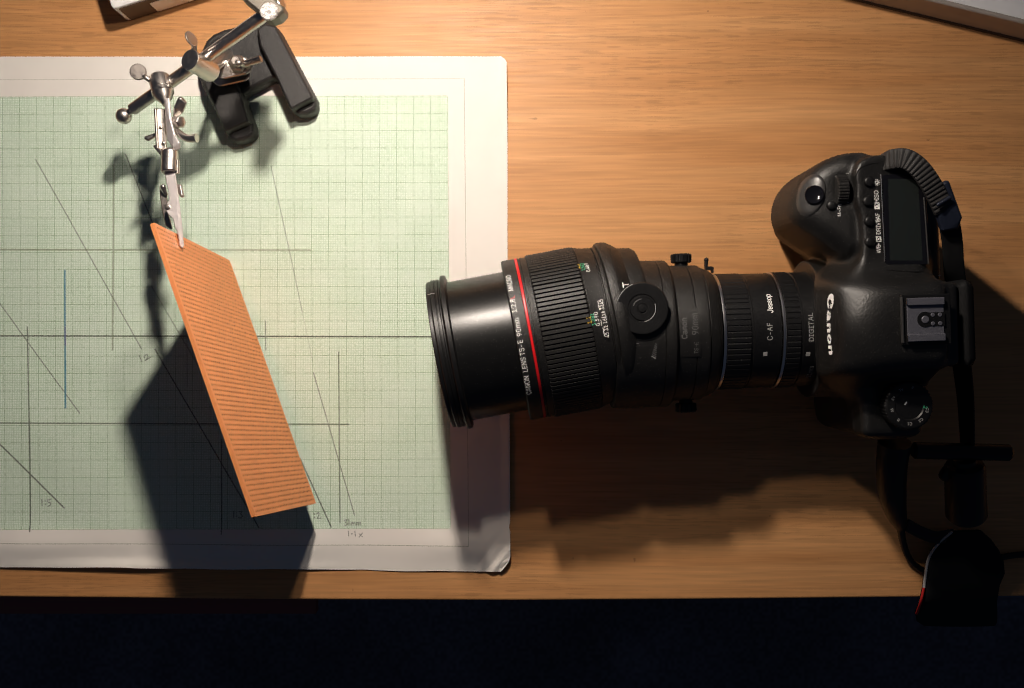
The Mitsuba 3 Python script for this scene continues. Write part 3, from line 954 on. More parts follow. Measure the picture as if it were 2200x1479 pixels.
mf = sg.Polygon(px_poly([(1881.5, 508), (1892.5, 508), (1893.5, 520), (1882.5, 520)], zt_))
sym = mf.difference(mf.buffer(-.28)).union(sg.Point(P(1887.3, 514, zt_)[:2]).buffer(.42)).union(sg.Point(P(1887.3, 514, zt_)[:2]).buffer(.95).difference(sg.Point(P(1887.3, 514, zt_)[:2]).buffer(.72)).difference(sg.box(*(P(1885.5, 520, zt_)[:2]), *(P(1889, 508, zt_)[:2]))))
add(DC + 'symbol', prism(sym, zt_, zt_ + .14), 'mat_white_print', smooth=False)
ff = sg.Polygon(px_poly([(1878, 436), (1888, 436), (1889.5, 449), (1879.5, 449)], zt_)).buffer(.2)
bolt_ = sg.Polygon(px_poly([(1880.5, 447), (1884, 444), (1883.4, 446), (1887, 445.6), (1883.6, 448.4), (1884.2, 446.6)], zt_))
pm = sg.LineString(px_poly([(1880.5, 442), (1887, 437.5)], zt_)).buffer(.22).union(sg.LineString(px_poly([(1882, 437.8), (1882, 441)], zt_)).buffer(.18)).union(sg.LineString(px_poly([(1880.6, 439.4), (1883.6, 439.4)], zt_)).buffer(.18)).union(sg.LineString(px_poly([(1886.2, 440.4), (1886.2, 443)], zt_)).buffer(.18))
add(DC + 'symbol', prism(ff.difference(bolt_).difference(pm), zt_, zt_ + .14), 'mat_white_print', smooth=False)
cb = np.array(P(1883.5, 392.5, zt_)[:2])
lamp_sym = sg.Point(cb).buffer(.85).difference(sg.Point(cb).buffer(.5)).union(sg.box(cb[0] - 1.25, cb[1] - .45, cb[0] - .75, cb[1] + .45))
for k in range(7):
    t = math.radians(-105 + 35 * k)
    dv = np.array([math.cos(t), math.sin(t)])
    lamp_sym = lamp_sym.union(sg.LineString([cb + dv * 1.1, cb + dv * 1.5]).buffer(.13))
add(DC + 'symbol', prism(lamp_sym, zt_, zt_ + .14), 'mat_white_print', smooth=False)
print_top('M-Fn', 1803.5, 452.5, 1.9, 'mat_white_print', squeeze=.84)
for v0 in (374, 436):
    q = top_at(1820, v0)
    add(DC + 'symbol', trimesh.creation.box((1.4, .25, .2)).apply_transform(CM @ np.eye(4)).apply_translation(q - CO + [0, 0, .25]), 'mat_grey_print', smooth=False)
for u, v in ((1976, 584), (2018, 592)):
    q = top_at(u, v)
    add(DC + 'symbol', trimesh.creation.box((1.3, .3, .2)).apply_translation(q + [0, 0, .15]), 'mat_white_print', smooth=False)

# rubber seam along the step of the top plate, index mark by the shoe
for pts_ in (((1888, 350), (1872, 352), (1848, 362), (1838, 380)), ((1905, 580), (1940, 583), (1985, 584), (2020, 580))):
    pp_ = [top_at(*q) + [0, 0, .05] for q in pts_]
    add(DC + 'seam', tube(pp_, .28, 6, 8), 'mat_eyecup', smooth=40)
# hot shoe
zs = 112.0
a_s, b_s = cam_ab(1987, 687, zs)
S0 = lambda a, b, c: C(a_s + a, b_s + b, c)


def cbox(ctr, size, mat, key, r=.4):
    hx, hy, hz = [s / 2 - r for s in size]
    m = hull([(x, y, z) for x in (-hx, hx) for y in (-hy, hy) for z in (-hz, hz)], r, 8)
    m = m.to_mesh()
    m = trimesh.Trimesh(m.vert_properties[:, :3], m.tri_verts, process=False)
    M = CM.copy(); M[:3, 3] = ctr
    return add(DC + key, m.apply_transform(M), mat, smooth=30)


zs = drop(a_s, b_s)
cbox(S0(0, 0, zs + .2), (23, 23.5, 1.6), 'mat_black', 'hot_shoe')
cbox(S0(-.6, 0, zs + 1.3), (17, 16, .9), 'mat_shoe', 'hot_shoe__bed', .2)
for s_ in (-1, 1):
    cbox(S0(-.6, s_ * 8.4, zs + 2.6), (17, 3.4, 1.2), 'mat_shoe', 'hot_shoe__rail', .3)
    cbox(S0(-.6, s_ * 9.7, zs + 1.7), (17, .9, 2.4), 'mat_shoe', 'hot_shoe__rail', .3)
    cbox(S0(-9.3, s_ * 8.6, zs + 2.5), (.8, 2.9, 1.4), 'mat_ring', 'hot_shoe__rail', .2)
cbox(S0(-11.4, 0, zs + 1.2), (1.0, 21.5, 2.0), 'mat_satin', 'hot_shoe__rim', .3)
add(DC + 'hot_shoe__insulator', [lathe_at([(0, 3.6), (.35, 3.6)], S0(-1.0, 0, zs + 1.74), Z, n=32), trimesh.creation.box((8, 6.4, .35)).apply_transform(np.block([[CM[:3, :3], S0(4.2, 0, zs + 1.9)[:, None]], [np.zeros((1, 3)), np.ones((1, 1))]]))], 'mat_black', smooth=False)
add(DC + 'hot_shoe__contact', lathe_at([(0, 1.75), (.3, 1.75), (.45, 1.5)], S0(-1.0, 0, zs + 2.1), Z, n=28), 'mat_shoe', smooth=False)
for da, db in ((2.5, 2.0), (2.5, -2.0), (5.9, 2.0), (5.9, -2.0)):
    add(DC + 'hot_shoe__contact', lathe_at([(0, .95), (.3, .95), (.4, .75)], S0(da, db, zs + 2.1), Z, n=20), 'mat_shoe', smooth=False)

# mode dial
md = C(*cam_ab(1953, 872, 94), 87)
add(DC + 'mode_dial', lathe_at([(-3, 11.2), (6.6, 11.6), (7.3, 11.2), (7.6, 10.4), (7.7, 7.2), (7.2, 6.6), (7.2, .1)], md, Z, n=168, mod=lambda a, i: (.35 * (np.sin(a * 42) > 0) if i in (0, 1) else 0 * a)), 'mat_black', smooth=25)
add(DC + 'mode_dial__index', trimesh.creation.box((1.8, .5, .15)).apply_transform(trimesh.transformations.rotation_matrix(.9, Z)).apply_translation(P(1946, 867, md[2] + 7.3)), 'mat_white_print', smooth=False)
dial = ['P', 'Tv', 'Av', 'M', 'B', 'C1', 'C2', 'C3']
for k, s in enumerate(dial):
    t = math.radians(80 + k * 38)
    m = text(s, 1.35, .08)
    M = np.eye(4)
    dr_ = np.array([math.cos(t), math.sin(t), 0])
    M[:3, 0], M[:3, 1], M[:3, 2], M[:3, 3] = np.cross(dr_, Z), dr_, Z, md + dr_ * 8.8 + [0, 0, 7.72]
    add(DC + 'mode_dial__lettering', m.apply_transform(M), 'mat_grey_print', smooth=False)
m = text('A+', 1.5, .08)
M = np.eye(4); M[:3, 3] = P(1988, 875, md[2] + 7.75)
add(DC + 'mode_dial__lettering', m.apply_transform(M), 'mat_green_print', smooth=False)

# eyecup
cbox(C(58.5, 0, 94), (9, 42, 24), 'mat_eyecup', 'eyecup', 4)


# maker's name on the nose
def logo():
    E = lambda x, y, a, b, rot=0: sa.rotate(sa.scale(sg.Point(x, y).buffer(1, 24), a, b), rot, origin=(x, y))
    c_ = E(3.0, 3.0, 3.0, 3.4, -8).difference(E(3.6, 2.9, 1.25, 2.3, -26)).difference(sg.Polygon([(4.2, 2.1), (7, 1.6), (7, 4.4), (4.0, 3.4)])).union(sg.Polygon([(4.0, 3.1), (5.6, 3.4), (5.4, 4.3), (4.6, 4.7), (3.9, 4.2)]))
    a_ = E(8.0, 1.2, 1.55, 1.25).difference(E(8.0, 1.2, .5, .6, -20)).union(sg.Polygon([(8.7, 0), (10.8, 0), (10.3, .5), (10.2, 3.0), (9.6, 3.8), (8.2, 3.9), (7.0, 3.4), (7.0, 2.8), (8.4, 3.1), (8.9, 2.6)]))
    n_ = lambda x: sg.Polygon([(x, 0), (x + 1.35, 0), (x + 1.35, 3.4), (x + 1.0, 3.9), (x, 3.5)]).union(sg.Polygon([(x + 1.2, 2.5), (x + 2.0, 3.0), (x + 2.2, 2.7), (x + 2.2, 0), (x + 3.6, 0), (x + 3.6, 2.8), (x + 3.2, 3.7), (x + 2.4, 3.9), (x + 1.2, 3.4)]))
    o_ = E(17.6, 1.9, 1.95, 2.0).difference(E(17.6, 1.9, .62, 1.25, -32))
    return sg.MultiPolygon([g for q in (c_, a_, n_(11.4), o_, n_(20.1)) for g in getattr(q.buffer(0), 'geoms', [q.buffer(0)])])


lg = trimesh.util.concatenate([trimesh.creation.extrude_polygon(g, .35, engine='earcut') for g in logo().geoms])
lv = np.array(lg.vertices)
sc_ = 29.0 / 23.7
# wrap it on the nose: x runs towards -b, y up the slope
p0, p1 = P(1773, 632, 97), P(1770.5, 763, 97)
out = []
for x, y, zz in lv:
    t = x / 23.7
    bb_ = (p0 + (p1 - p0) * t)
    arch = 7.5 * (2 * t - 1) ** 2 * .30
    up = unit(A * .75 + Z * 1.0)
    nrm = unit(-A * 1.0 + Z * .75)
    out.append(bb_ + A * arch + up * (y * .66 - 1.2) + nrm * (zz))
lg.vertices = np.array(out)
LOGO = lg
# push the lettering onto the real surface of the nose
lloc = (np.array(lg.vertices) - CO) @ np.stack([A, B, Z], 1)
from scipy.interpolate import RegularGridInterpolator
Fd = RegularGridInterpolator((gx_, gy_, gz_), d, bounds_error=False, fill_value=5.0)
nl = np.array([-.8, 0, .6])
s_ = np.zeros(len(lloc))
for _ in range(30):
    s_ += -.5 * Fd(lloc + nl * s_[:, None])
lloc = lloc + nl * (s_ + .12 + lv[:, 2] * .6)[:, None]
lg.vertices = lloc @ np.stack([A, B, Z], 0) + CO
add(DC + 'maker_name', lg, 'mat_white_print', smooth=False)

# ---- extension tubes
TA = -A


def on_axis(a):
    return C(a, 0, AX)


def ribs(n, depth, duty=.5):
    return lambda a, i: np.where((a * n / (2 * np.pi)) % 1 < duty, depth, 0.0)


def cyl_place(fr, r, u, v):
    """(t along the frame's z, angle) of the cylinder point of radius r that is seen at a pixel; angle 0 is up, positive towards the picture's top"""
    zdir, up = fr[:3, 2], np.array([0, 0, 1.])
    side = fr[:3, 1]

    def res(q):
        p = fr[:3, 3] + zdir * q[0] + r * (math.sin(q[1]) * side + math.cos(q[1]) * up)
        s = F / (H - p[2])
        return [1100 + p[0] * s - u, 739.5 - p[1] * s - v]
    return least_squares(res, [0, 0]).x


def wrap(m, fr, r, t0, phi0):
    """flat lettering (x reads on, y up) laid on the cylinder, reading towards the picture's top, letters' tops to the front"""
    v = np.array(m.vertices)
    ph = phi0 + v[:, 0] / r
    rad = r + v[:, 2] + .03
    m.vertices = fr[:3, 3] + np.outer(t0 + v[:, 1], fr[:3, 2]) + rad[:, None] * (np.sin(ph)[:, None] * fr[:3, 1] + np.cos(ph)[:, None] * np.array([0, 0, 1.]))
    return m


RF = np.eye(4)                                              # rear frame: z to the front of the lens, y to the picture's top
RF[:3, 2], RF[:3, 1], RF[:3, 0], RF[:3, 3] = TA, B, np.cross(B, TA), on_axis(0)


def lens_lathe(prof, fr, n=120, mod=None):
    return lathe(prof, n, mod).apply_transform(fr)


def print_cyl(key, s, fr, r, u, v, h, mat, bold=False, squeeze=1.0, shear=0.0):
    t, ph = cyl_place(fr, r, u, v)
    return add(key, wrap(subdiv(text(s, h, .08, bold, squeeze, shear), 1.2), fr, r, t, ph), mat, smooth=False)


def subdiv(m, L):
    v, f = trimesh.remesh.subdivide_to_size(m.vertices, m.faces, L)
    return trimesh.Trimesh(v, f, process=False)


TR = 30.4
for i, (t0, t1, tr) in enumerate(((0.4, 22.0, 9.5), (22.0, 52.0, 14.5))):
    k = DC + 'extension_tube' + ('' if i == 0 else '_001')
    add(k, lens_lathe([(t0, TR - .6), (t0 + .4, TR), (t1 - tr - 1.4, TR), (t1 - tr - 1.0, TR - .5), (t1 - tr, TR - .5), (t1 - 2.4, TR - .5), (t1 - 2.2, TR - 1)], RF, 120), 'mat_black', smooth=30)
    add(k + '__grip_ring', lens_lathe([(t1 - tr, TR - .2), (t1 - tr + .3, TR + .25), (t1 - 2.3, TR + .25), (t1 - 2.1, TR - .3)], RF, 66 * 6, mod=lambda a, i: np.where((a * 66 / (2 * np.pi)) % 1 < .75, .12, -.2)), 'mat_black', smooth=20)
    add(k + '__metal_ring', lens_lathe([(t1 - 2.1, TR - .8), (t1 - 2.0, TR + .15), (t1 - 1.5, TR + .45), (t1 - .5, TR + .3), (t1 - .2, TR - .8)], RF, 140), 'mat_ring', smooth=40)
print_cyl(DC + 'extension_tube_001__lettering', 'C-AF', RF, TR, 1654, 713, 2.7, 'mat_grey_print', squeeze=.92)
print_cyl(DC + 'extension_tube_001__lettering', 'Jessop', RF, TR, 1652.5, 651.5, 2.7, 'mat_white_print', bold=True, squeeze=.86, shear=.12)
print_cyl(DC + 'extension_tube_001__lettering', '31mm', RF, TR, 1650, 800, 2.6, 'mat_dim_print', squeeze=.8)
print_cyl(DC + 'extension_tube__lettering', 'DIGITAL', RF, TR, 1743.0, 703, 2.5, 'mat_grey_print', squeeze=1.02)
print_cyl(DC + 'extension_tube__lettering', '21mm', RF, TR, 1740, 800, 2.6, 'mat_dim_print', squeeze=.8)
for k, u in (('extension_tube_001', 1644), ('extension_tube', 1736)):
    t, ph = cyl_place(RF, TR, u, 761)
    add(DC + k + '__index_mark', wrap(subdiv(trimesh.creation.box((2.2, 2.1, .12)), .8), RF, TR, t, ph), 'mat_grey_print', smooth=False)

# ---- lens, rear half (in line with the tubes)
LN = DC + 'lens'
add(LN + '__mount_ring', lens_lathe([(51.9, 30), (52.2, 31.4), (53.6, 32.6), (55.5, 33.6), (58.5, 34.6), (59.0, 34.3), (59.4, 35.2)], RF, 140), 'mat_lens_paint', smooth=30)
add(LN + '__shift_base', lens_lathe([(58.8, 33), (59.2, 35.4), (60.2, 35.8), (65.6, 35.8), (65.9, 35.3), (66.2, 35.8), (76, 36.1), (79, 36.1)], RF, 140), 'mat_lens_paint', smooth=30)
add(LN + '__tilt_body', lens_lathe([(75.0, 36), (75.6, 37.6), (76.6, 38.6), (78, 38.9), (81.6, 38.9), (81.9, 38.5), (82.2, 38.9), (96, 39.1), (103, 39.2), (106, 38.5), (108, 35)], RF, 140), 'mat_lens_paint', smooth=30)
# nameplate
t0, ph0 = cyl_place(RF, 36.2, 1483, 715)
pts = subdiv(trimesh.creation.box((24.5, 10.5, .25)), 1.5)
add(LN + '__name_plate', wrap(pts, RF, 36.1, t0, ph0), 'mat_lens_paint', smooth=30)
print_cyl(LN + '__lettering', 'Canon', RF, 36.35, 1470, 706, 2.7, 'mat_dim_print', bold=True, squeeze=.95)
print_cyl(LN + '__lettering', 'TS-E', RF, 36.35, 1496, 748, 2.0, 'mat_dim_print', squeeze=.85)
print_cyl(LN + '__lettering', '90mm', RF, 36.35, 1493, 696, 3.2, 'mat_dim_print', squeeze=.85)
# shift knobs, one on each flank, the tilt-lock lever
for sgn, key in ((1, 'knob'), (-1, 'knob')):
    kc = C(-66.5, sgn * 35.5, AX - 1 if sgn > 0 else AX)
    kd = B * sgn
    add(LN + '__' + key, [lathe_at([(-2, 3.5), (2.0, 3.5), (2.1, 3.2)], kc, kd, n=32), lathe_at([(1.9, 4.6), (2.3, 5.3), (5.9, 5.5), (6.5, 5.0), (6.7, 4.2)], kc, kd, n=168, mod=lambda a, i: np.where((a * 14 / (2 * np.pi)) % 1 < .6, .15, -.45))], 'mat_black', smooth=25)
add(LN + '__lock_lever', [rod(P(1516.5, 574, 50), P(1517.5, 560, 50), 1.0), ball(P(1517.5, 559, 50), 1.25), cb_ if False else trimesh.creation.box((3.6, 1.8, 4)).apply_translation(P(1522, 577, 50)), trimesh.creation.box((.9, 3.0, 4)).apply_translation(P(1530, 581, 50))], 'mat_black', smooth=30)
# tilt dial on top
tc = P(1380, 663, 90)
zt0 = 82.0
add(LN + '__tilt_dial', lathe_at([(-3, 13.0), (7.4, 13.0), (8.0, 12.6), (8.15, 12.0), (8.0, 7.2), (7.5, 6.9), (7.5, 6.2), (8.0, 5.8), (8.0, 2.7), (7.7, 2.4), (7.7, 2.0), (8.3, 1.8), (8.4, .1)], [tc[0], tc[1], zt0], Z, n=90), 'mat_black', smooth=30)
tz = zt0 + 8.2


def arc_strip(c, r, w, a0, a1, z, h=.12):
    t = np.radians(np.linspace(a0, a1, 24))
    o = [(c[0] + (r + w / 2) * math.cos(x), c[1] + (r + w / 2) * math.sin(x)) for x in t] + [(c[0] + (r - w / 2) * math.cos(x), c[1] + (r - w / 2) * math.sin(x)) for x in t[::-1]]
    return prism(sg.Polygon(o), z, z + h)


add(LN + '__tilt_dial__rim_mark' if False else LN + '__tilt_mark', arc_strip(tc, 12.75, .28, 112, 172, tz - .35), 'mat_grey_print', smooth=False)
add(LN + '__tilt_mark', arc_strip(tc, 6.55, .30, -80, 20, tz - .5, .4), 'mat_grey_print', smooth=False)
add(LN + '__tilt_mark', arc_strip(tc, 4.6, .45, 95, 165, tz - .15, .1), 'mat_dim_print', smooth=False)


def flat_mark(p, q, w, z, mat, key='tilt_mark'):
    a, b = P(*p, z), P(*q, z)
    add(LN + '__' + key, prism(sg.LineString([a[:2], b[:2]]).buffer(w / 2, cap_style='flat'), z - .2, z + .15), mat, smooth=False)


def shell_z(u, v, r=39.2):
    t, ph = cyl_place(RF, r, u, v)
    p = RF[:3, 3] + RF[:3, 2] * t + r * (math.sin(ph) * RF[:3, 1] + math.cos(ph) * Z)
    return p[2] + .1


def shell_mark(pts, w, mat, r=39.15):
    rib = [np.array(cyl_place(RF, r, *p)) for p in pts]
    q = [(x[1] * r, x[0]) for x in rib]
    poly = sg.LineString(q).buffer(w / 2, cap_style='flat')
    m = prism(poly, 0, .12)
    add(LN + '__tilt_mark', wrap(subdiv(m, 1.5), RF, r, 0, 0), mat, smooth=False)


shell_mark([(1365, 610), (1377.5, 603)], .6, 'mat_white_print')
shell_mark([(1360.5, 735), (1361.5, 744)], .5, 'mat_dim_print'); shell_mark([(1361, 739.5), (1373, 738)], .4, 'mat_dim_print')
for k in range(9):
    v0 = 740 + 4.0 * k
    shell_mark([(1394 + (8 - k) * 1.2 + 4, v0 - 2), (1410 - k * .4 + 2, v0 + 2.5)], .32, 'mat_grey_print' if k > 6 else 'mat_dim_print')

# ---- lens, front half (swung by the tilt)
TILT = math.radians(10.6)
FA = np.array([-math.cos(TILT), -math.sin(TILT), 0])
FB = np.array([-math.sin(TILT), math.cos(TILT), 0])
FF = np.eye(4)
FF[:3, 2], FF[:3, 1], FF[:3, 0], FF[:3, 3] = FA, FB, np.cross(FB, FA), P(1138, 727, AX)
CRADLE = lens_lathe([(-62, 36), (-60, 37.5), (-53.5, 38.5), (-50.5, 41.0), (-48.0, 42.6), (-46.5, 43.1), (-43.5, 43.2), (-42.6, 42.8), (-42.2, 41.8)], FF, 140)
add(LN + '__tilt_cradle', CRADLE, 'mat_lens_paint', smooth=30)
add(LN + '__depth_scale', lens_lathe([(-42.6, 40.8), (-42.2, 41.2), (-41.6, 41.4), (-40.2, 41.4), (-39.9, 40.4), (-39.4, 40.4)], FF, 140), 'mat_lens_paint', smooth=30)
add(LN + '__distance_scale', lens_lathe([(-39.6, 40.2), (-39.2, 41.3), (-34.5, 42.0), (-31.6, 42.8), (-30.6, 43.0), (-30.2, 42.6)], FF, 140), 'mat_lens_paint', smooth=30)
def ray_hit(m, u, v):
    o, dvec = np.array([0, 0, H]), P(u, v, 0) - np.array([0, 0, H])
    tri = m.vertices[m.faces]
    e1_, e2_ = tri[:, 1] - tri[:, 0], tri[:, 2] - tri[:, 0]
    h_ = np.cross(dvec, e2_)
    a_ = (e1_ * h_).sum(1)
    f_ = 1 / np.where(np.abs(a_) < 1e-12, 1e9, a_)
    s_v = o - tri[:, 0]
    uu = f_ * (s_v * h_).sum(1)
    q_v = np.cross(s_v, e1_)
    vv = f_ * (q_v @ dvec)
    t = np.where((uu >= 0) & (vv >= 0) & (uu + vv <= 1) & (np.abs(a_) > 1e-12), f_ * (e2_ * q_v).sum(1), 9)
    return o + dvec * t.min()


for q0_, q1_ in (((1338.5, 613.5), (1350, 611.5)), ((1337.5, 608.5), (1339.5, 618.5))):      # the letter T beside the tilt dial
    h0, h1 = ray_hit(CRADLE, *q0_), ray_hit(CRADLE, *q1_)
    if min(h0[2], h1[2]) > 40:
        add(LN + '__tilt_mark', hull([h0 + [0, 0, .1], h1 + [0, 0, .1]], .32, 8), 'mat_white_print', smooth=40)
NR = 112
add(LN + '__focus_ring', lens_lathe([(-30.4, 42.0), (-30.2, 42.9), (-29.6, 43.2), (-6.0, 43.2), (-5.4, 42.9), (-5.2, 42.0)], FF, NR * 8, mod=lambda a, i: np.where((a * NR / (2 * np.pi)) % 1 < .66, .35, -.75) if i in (1, 2, 3, 4) else 0 * a), 'mat_rubber', smooth=20)
add(LN + '__name_ring', lens_lathe([(-5.6, 41.8), (-5.2, 42.6), (-2.2, 42.9), (-2.0, 42.2), (-1.7, 42.2), (-1.5, 42.9), (-.9, 42.9), (-.8, 42.5), (.9, 42.5), (1.0, 42.9), (7.0, 43.0), (7.6, 42.6), (7.8, 41.6), (7.8, 37)], FF, 140), 'mat_lens_paint', smooth=30)
add(LN + '__red_ring', lens_lathe([(-.8, 42.4), (-.6, 42.95), (0, 43.1), (.6, 42.95), (.8, 42.4)], FF, 140), 'mat_red', smooth=40)
add(LN + '__inner_barrel', lens_lathe([(5, 36.5), (7.0, 37.3), (37.8, 37.3), (38.2, 37.6)], FF, 140), 'mat_barrel', smooth=30)
# filter ring: open at the front, with the front element inside
prof = [(37.6, 37), (38.0, 39.6), (38.4, 41.1), (40.4, 41.4), (40.8, 41.1), (41.1, 39.4), (41.5, 39.0), (42.1, 39.0), (42.4, 39.6), (43.4, 39.7), (43.6, 39.2), (43.9, 39.2), (44.1, 39.7), (45.8, 39.8), (46.2, 39.5), (46.4, 39.0), (46.8, 39.2), (48.1, 39.2), (48.4, 38.9), (48.4, 38.0), (47.9, 37.6), (42, 37.4), (41, 36)]
add(LN + '__filter_ring', lens_lathe(prof, FF, 140), 'mat_black', smooth=30)
add(LN + '__front_element', lens_lathe([(40.0, 36.5), (41.2, 35.5), (41.2, 24), (40.6, 23), (41.6, 18), (42.2, 10), (42.4, .2)], FF, 80), 'mat_black_gloss', smooth=30)
fq = cyl_place(FF, 39.8, 926, 632)
add(LN + '__filter_ring__index', wrap(subdiv(trimesh.creation.box((.35, 3.5, .12)), 1.5), FF, 39.8, fq[0], fq[1]), 'mat_grey_print', smooth=False)

# lettering round the name ring: built in one line along the arc
def ring_text(parts, r, anchors, h, squeeze, key, bold=False):
    for s, (u, v), mat in zip(*[iter(())] * 3) if False else [(p[0], p[1], p[2]) for p in parts]:
        print_cyl(key, s, FF, r, u, v, h, mat, bold, squeeze)


for s, u, v, mat in (('MACRO', 1094.5, 608, 'mat_white_print'), ('L', 1101, 639, 'mat_red'), ('1:2.8', 1103, 657.5, 'mat_white_print'), ('90mm', 1112.5, 703, 'mat_white_print'), ('TS-E', 1120, 748, 'mat_white_print'),
                     ('LENS', 1126, 784, 'mat_white_print'), ('CANON', 1133.5, 829, 'mat_white_print')):
    print_cyl(LN + '__lettering', s, FF, 42.98, u, v, 2.55, mat, squeeze=.90)
DPROF = np.array([(-39.2, 41.3), (-34.5, 42.0), (-31.6, 42.8), (-30.6, 43.0)])


def dist_r(u, v):
    r = 42.0
    for _ in range(4):
        r = float(np.interp(cyl_place(FF, r, u, v)[0], DPROF[:, 0], DPROF[:, 1])) + .14
    return r


for s, u, v, h, mat in (('1:3', 1241.5, 573.5, 2.0, 'mat_yellow_print'), ('1.532', 1251.5, 574, 1.75, 'mat_green_print'), ('0.467', 1261.5, 575, 2.0, 'mat_white_print')):
    print_cyl(LN + '__lettering', s, FF, dist_r(u, v), u, v, h, mat, squeeze=.86)
for s, u, v, h, mat in (('1:2', 1265.5, 688, 2.1, 'mat_yellow_print'), ('1.281', 1273.5, 686.5, 1.8, 'mat_green_print'), ('0.390', 1282, 686, 2.1, 'mat_white_print')):
    print_cyl(LN + '__lettering', s, FF, dist_r(u, v), u, v, h, mat, squeeze=.88)
for s, u, v in (('45', 1304.5, 720), ('32', 1302, 705.5), ('16', 1299.5, 690), ('16', 1296, 674), ('32', 1293.3, 660.5), ('45', 1291.5, 649)):
    print_cyl(LN + '__lettering', s, FF, 43.0, u, v, 1.9, 'mat_white_print', squeeze=.84)
for (u, v), L_ in (((1298, 682.3), .35), ):
    t, ph = cyl_place(FF, 43.0, u, v)
    add(LN + '__lettering', wrap(subdiv(trimesh.creation.box((.35, 2.4, .1)), 1.2), FF, 43.0, t, ph), 'mat_white_print', smooth=False)
for u, v, L_ in ((1297, 713, 4.6), (1292, 694, 3.0), (1286.5, 657, 4.6)):
    t, ph = cyl_place(FF, 43.0, u, v)
    add(LN + '__lettering', wrap(subdiv(trimesh.creation.box((L_, .28, .1)), 1.0), FF, 43.0, t, ph), 'mat_white_print', smooth=False)


# ---- strap on the grip side
def ribbon(path, wdir, width, thick, sub=10, rib=0.0, pitch=2.1):
    """webbing: path of points, wdir(t) the direction across, rounded thickness, ribs across"""
    p = np.asarray(path, float)
    q = np.vstack([2 * p[0] - p[1], p, 2 * p[-1] - p[-2]])
    pts, ws = [], []
    wdir = np.asarray(wdir, float)
    for i in range(len(p) - 1):
        a, b, c, e = q[i:i + 4]
        for t in np.linspace(0, 1, sub, endpoint=False):
            pts.append(.5 * (2 * b + (c - a) * t + (2 * a - 5 * b + 4 * c - e) * t * t + (3 * b - a - 3 * c + e) * t ** 3))
            ws.append(wdir[i] * (1 - t) + wdir[i + 1] * t)
    pts.append(p[-1]); ws.append(wdir[-1])
    pts, ws = np.array(pts), np.array(ws)
    tg = np.gradient(pts, axis=0); tg /= np.linalg.norm(tg, axis=1, keepdims=True)
    ws = ws - tg * (ws * tg).sum(1, keepdims=True); ws /= np.linalg.norm(ws, axis=1, keepdims=True)
    nm = np.cross(tg, ws)
    s = np.r_[0, np.cumsum(np.linalg.norm(np.diff(pts, axis=0), axis=1))]
    r_ = rib * np.abs(np.sin(np.pi * s / pitch))
    cs = [(-1, -.5), (-1, .3), (-.9, .5), (-.45, .5), (0, .5), (.45, .5), (.9, .5), (1, .3), (1, -.5)]
    V = []
    for x, y in cs:
        V.append(pts + ws * (x * width / 2) + nm * (y * thick + (r_ * (1 if y >= .5 else 0)))[:, None] if True else None)
    V = np.array(V)                                           # (k, n, 3)
    k, n = V.shape[:2]
    v = V.transpose(1, 0, 2).reshape(-1, 3)
    f = []
    for i in range(n - 1):
        for j in range(k):
            a_, b_ = i * k + j, i * k + (j + 1) % k
            f += [[a_, b_, b_ + k], [a_, b_ + k, a_ + k]]
    m = trimesh.Trimesh(v, f, process=False)
    m.fix_normals()
    return m


sp = [P(1893, 352, 93), P(1915, 343, 100), P(1945, 342, 104), P(1973, 360, 105), (P(1996, 390, 104)), P(2013, 420, 102), P(2028, 452, 100)]
sw = [np.array(w, float) for w in ((.3, 1, .1), (.1, 1, .2), (.35, 1, .15), (.75, .75, .1), (.9, .5, .1), (.95, .42, .1), (.95, .4, .1))]
add(DC + 'strap', ribbon(sp, sw, 9.6, 1.6, sub=24, rib=.55, pitch=2.2), 'mat_strap', smooth=45)
cbox(P(1896, 338, 90), (4, 2, 3), 'mat_black_gloss', 'strap_lug', .6)
bk = hull([P(2003, 415, 100), P(2032, 396, 101), P(2058, 468, 100), P(2052, 485, 98), P(2026, 490, 97)], 1.8, 10)
add(DC + 'strap__buckle', bk, 'mat_navy', smooth=40)
add(DC + 'strap__buckle_bar', hull([P(2016, 440, 104), P(2040, 425, 104.5)], 1.0, 10), 'mat_navy', smooth=40)
sp2 = [P(2038, 470, 97), P(2046, 520, 92), P(2050, 580, 86), P(2058, 650, 74), P(2064, 760, 60), P(2074, 860, 50), P(2078, 958, 46)]
sw2 = [np.array([1, .2, .1])] * 3 + [np.array([.9, .1, .5]), np.array([.8, 0, .9]), np.array([.5, 0, 1]), np.array([.25, 0, 1])]
add(DC + 'strap', ribbon(sp2, sw2, 9.6, 1.6, sub=10), 'mat_strap_dark', smooth=45)
thing('digital_camera', 'black camera with long tilted lens on two extension tubes, standing on the bare desk', 'camera')

# ------------------------------------------------------------------ dark things in the camera's shade
add('release_cable__plug', tube([P(1922, 950, 52), P(1916, 1000, 46), P(1917, 1060, 34), P(1926, 1105, 22), P(1936, 1130, 15)], [8.5, 8.0, 7.4, 5.5, 3.6], 20), 'mat_black', smooth=40)
add('release_cable__cord', tube([P(1934, 1128, 16), P(1940, 1165, 8), P(1951, 1196, 4), P(1968, 1216, 2.2), P(1992, 1227, 2.0), P(2060, 1230, 2.0), P(2120, 1212, 2.0), P(2160, 1196, 2.0), P(2260, 1186, 2.0)], [2.3, 1.9, 1.8] + [1.8] * 6, 12), 'mat_black', smooth=40)
thing('release_cable', 'black cable with a thick plug looping over the desk beside the camera', 'cable')

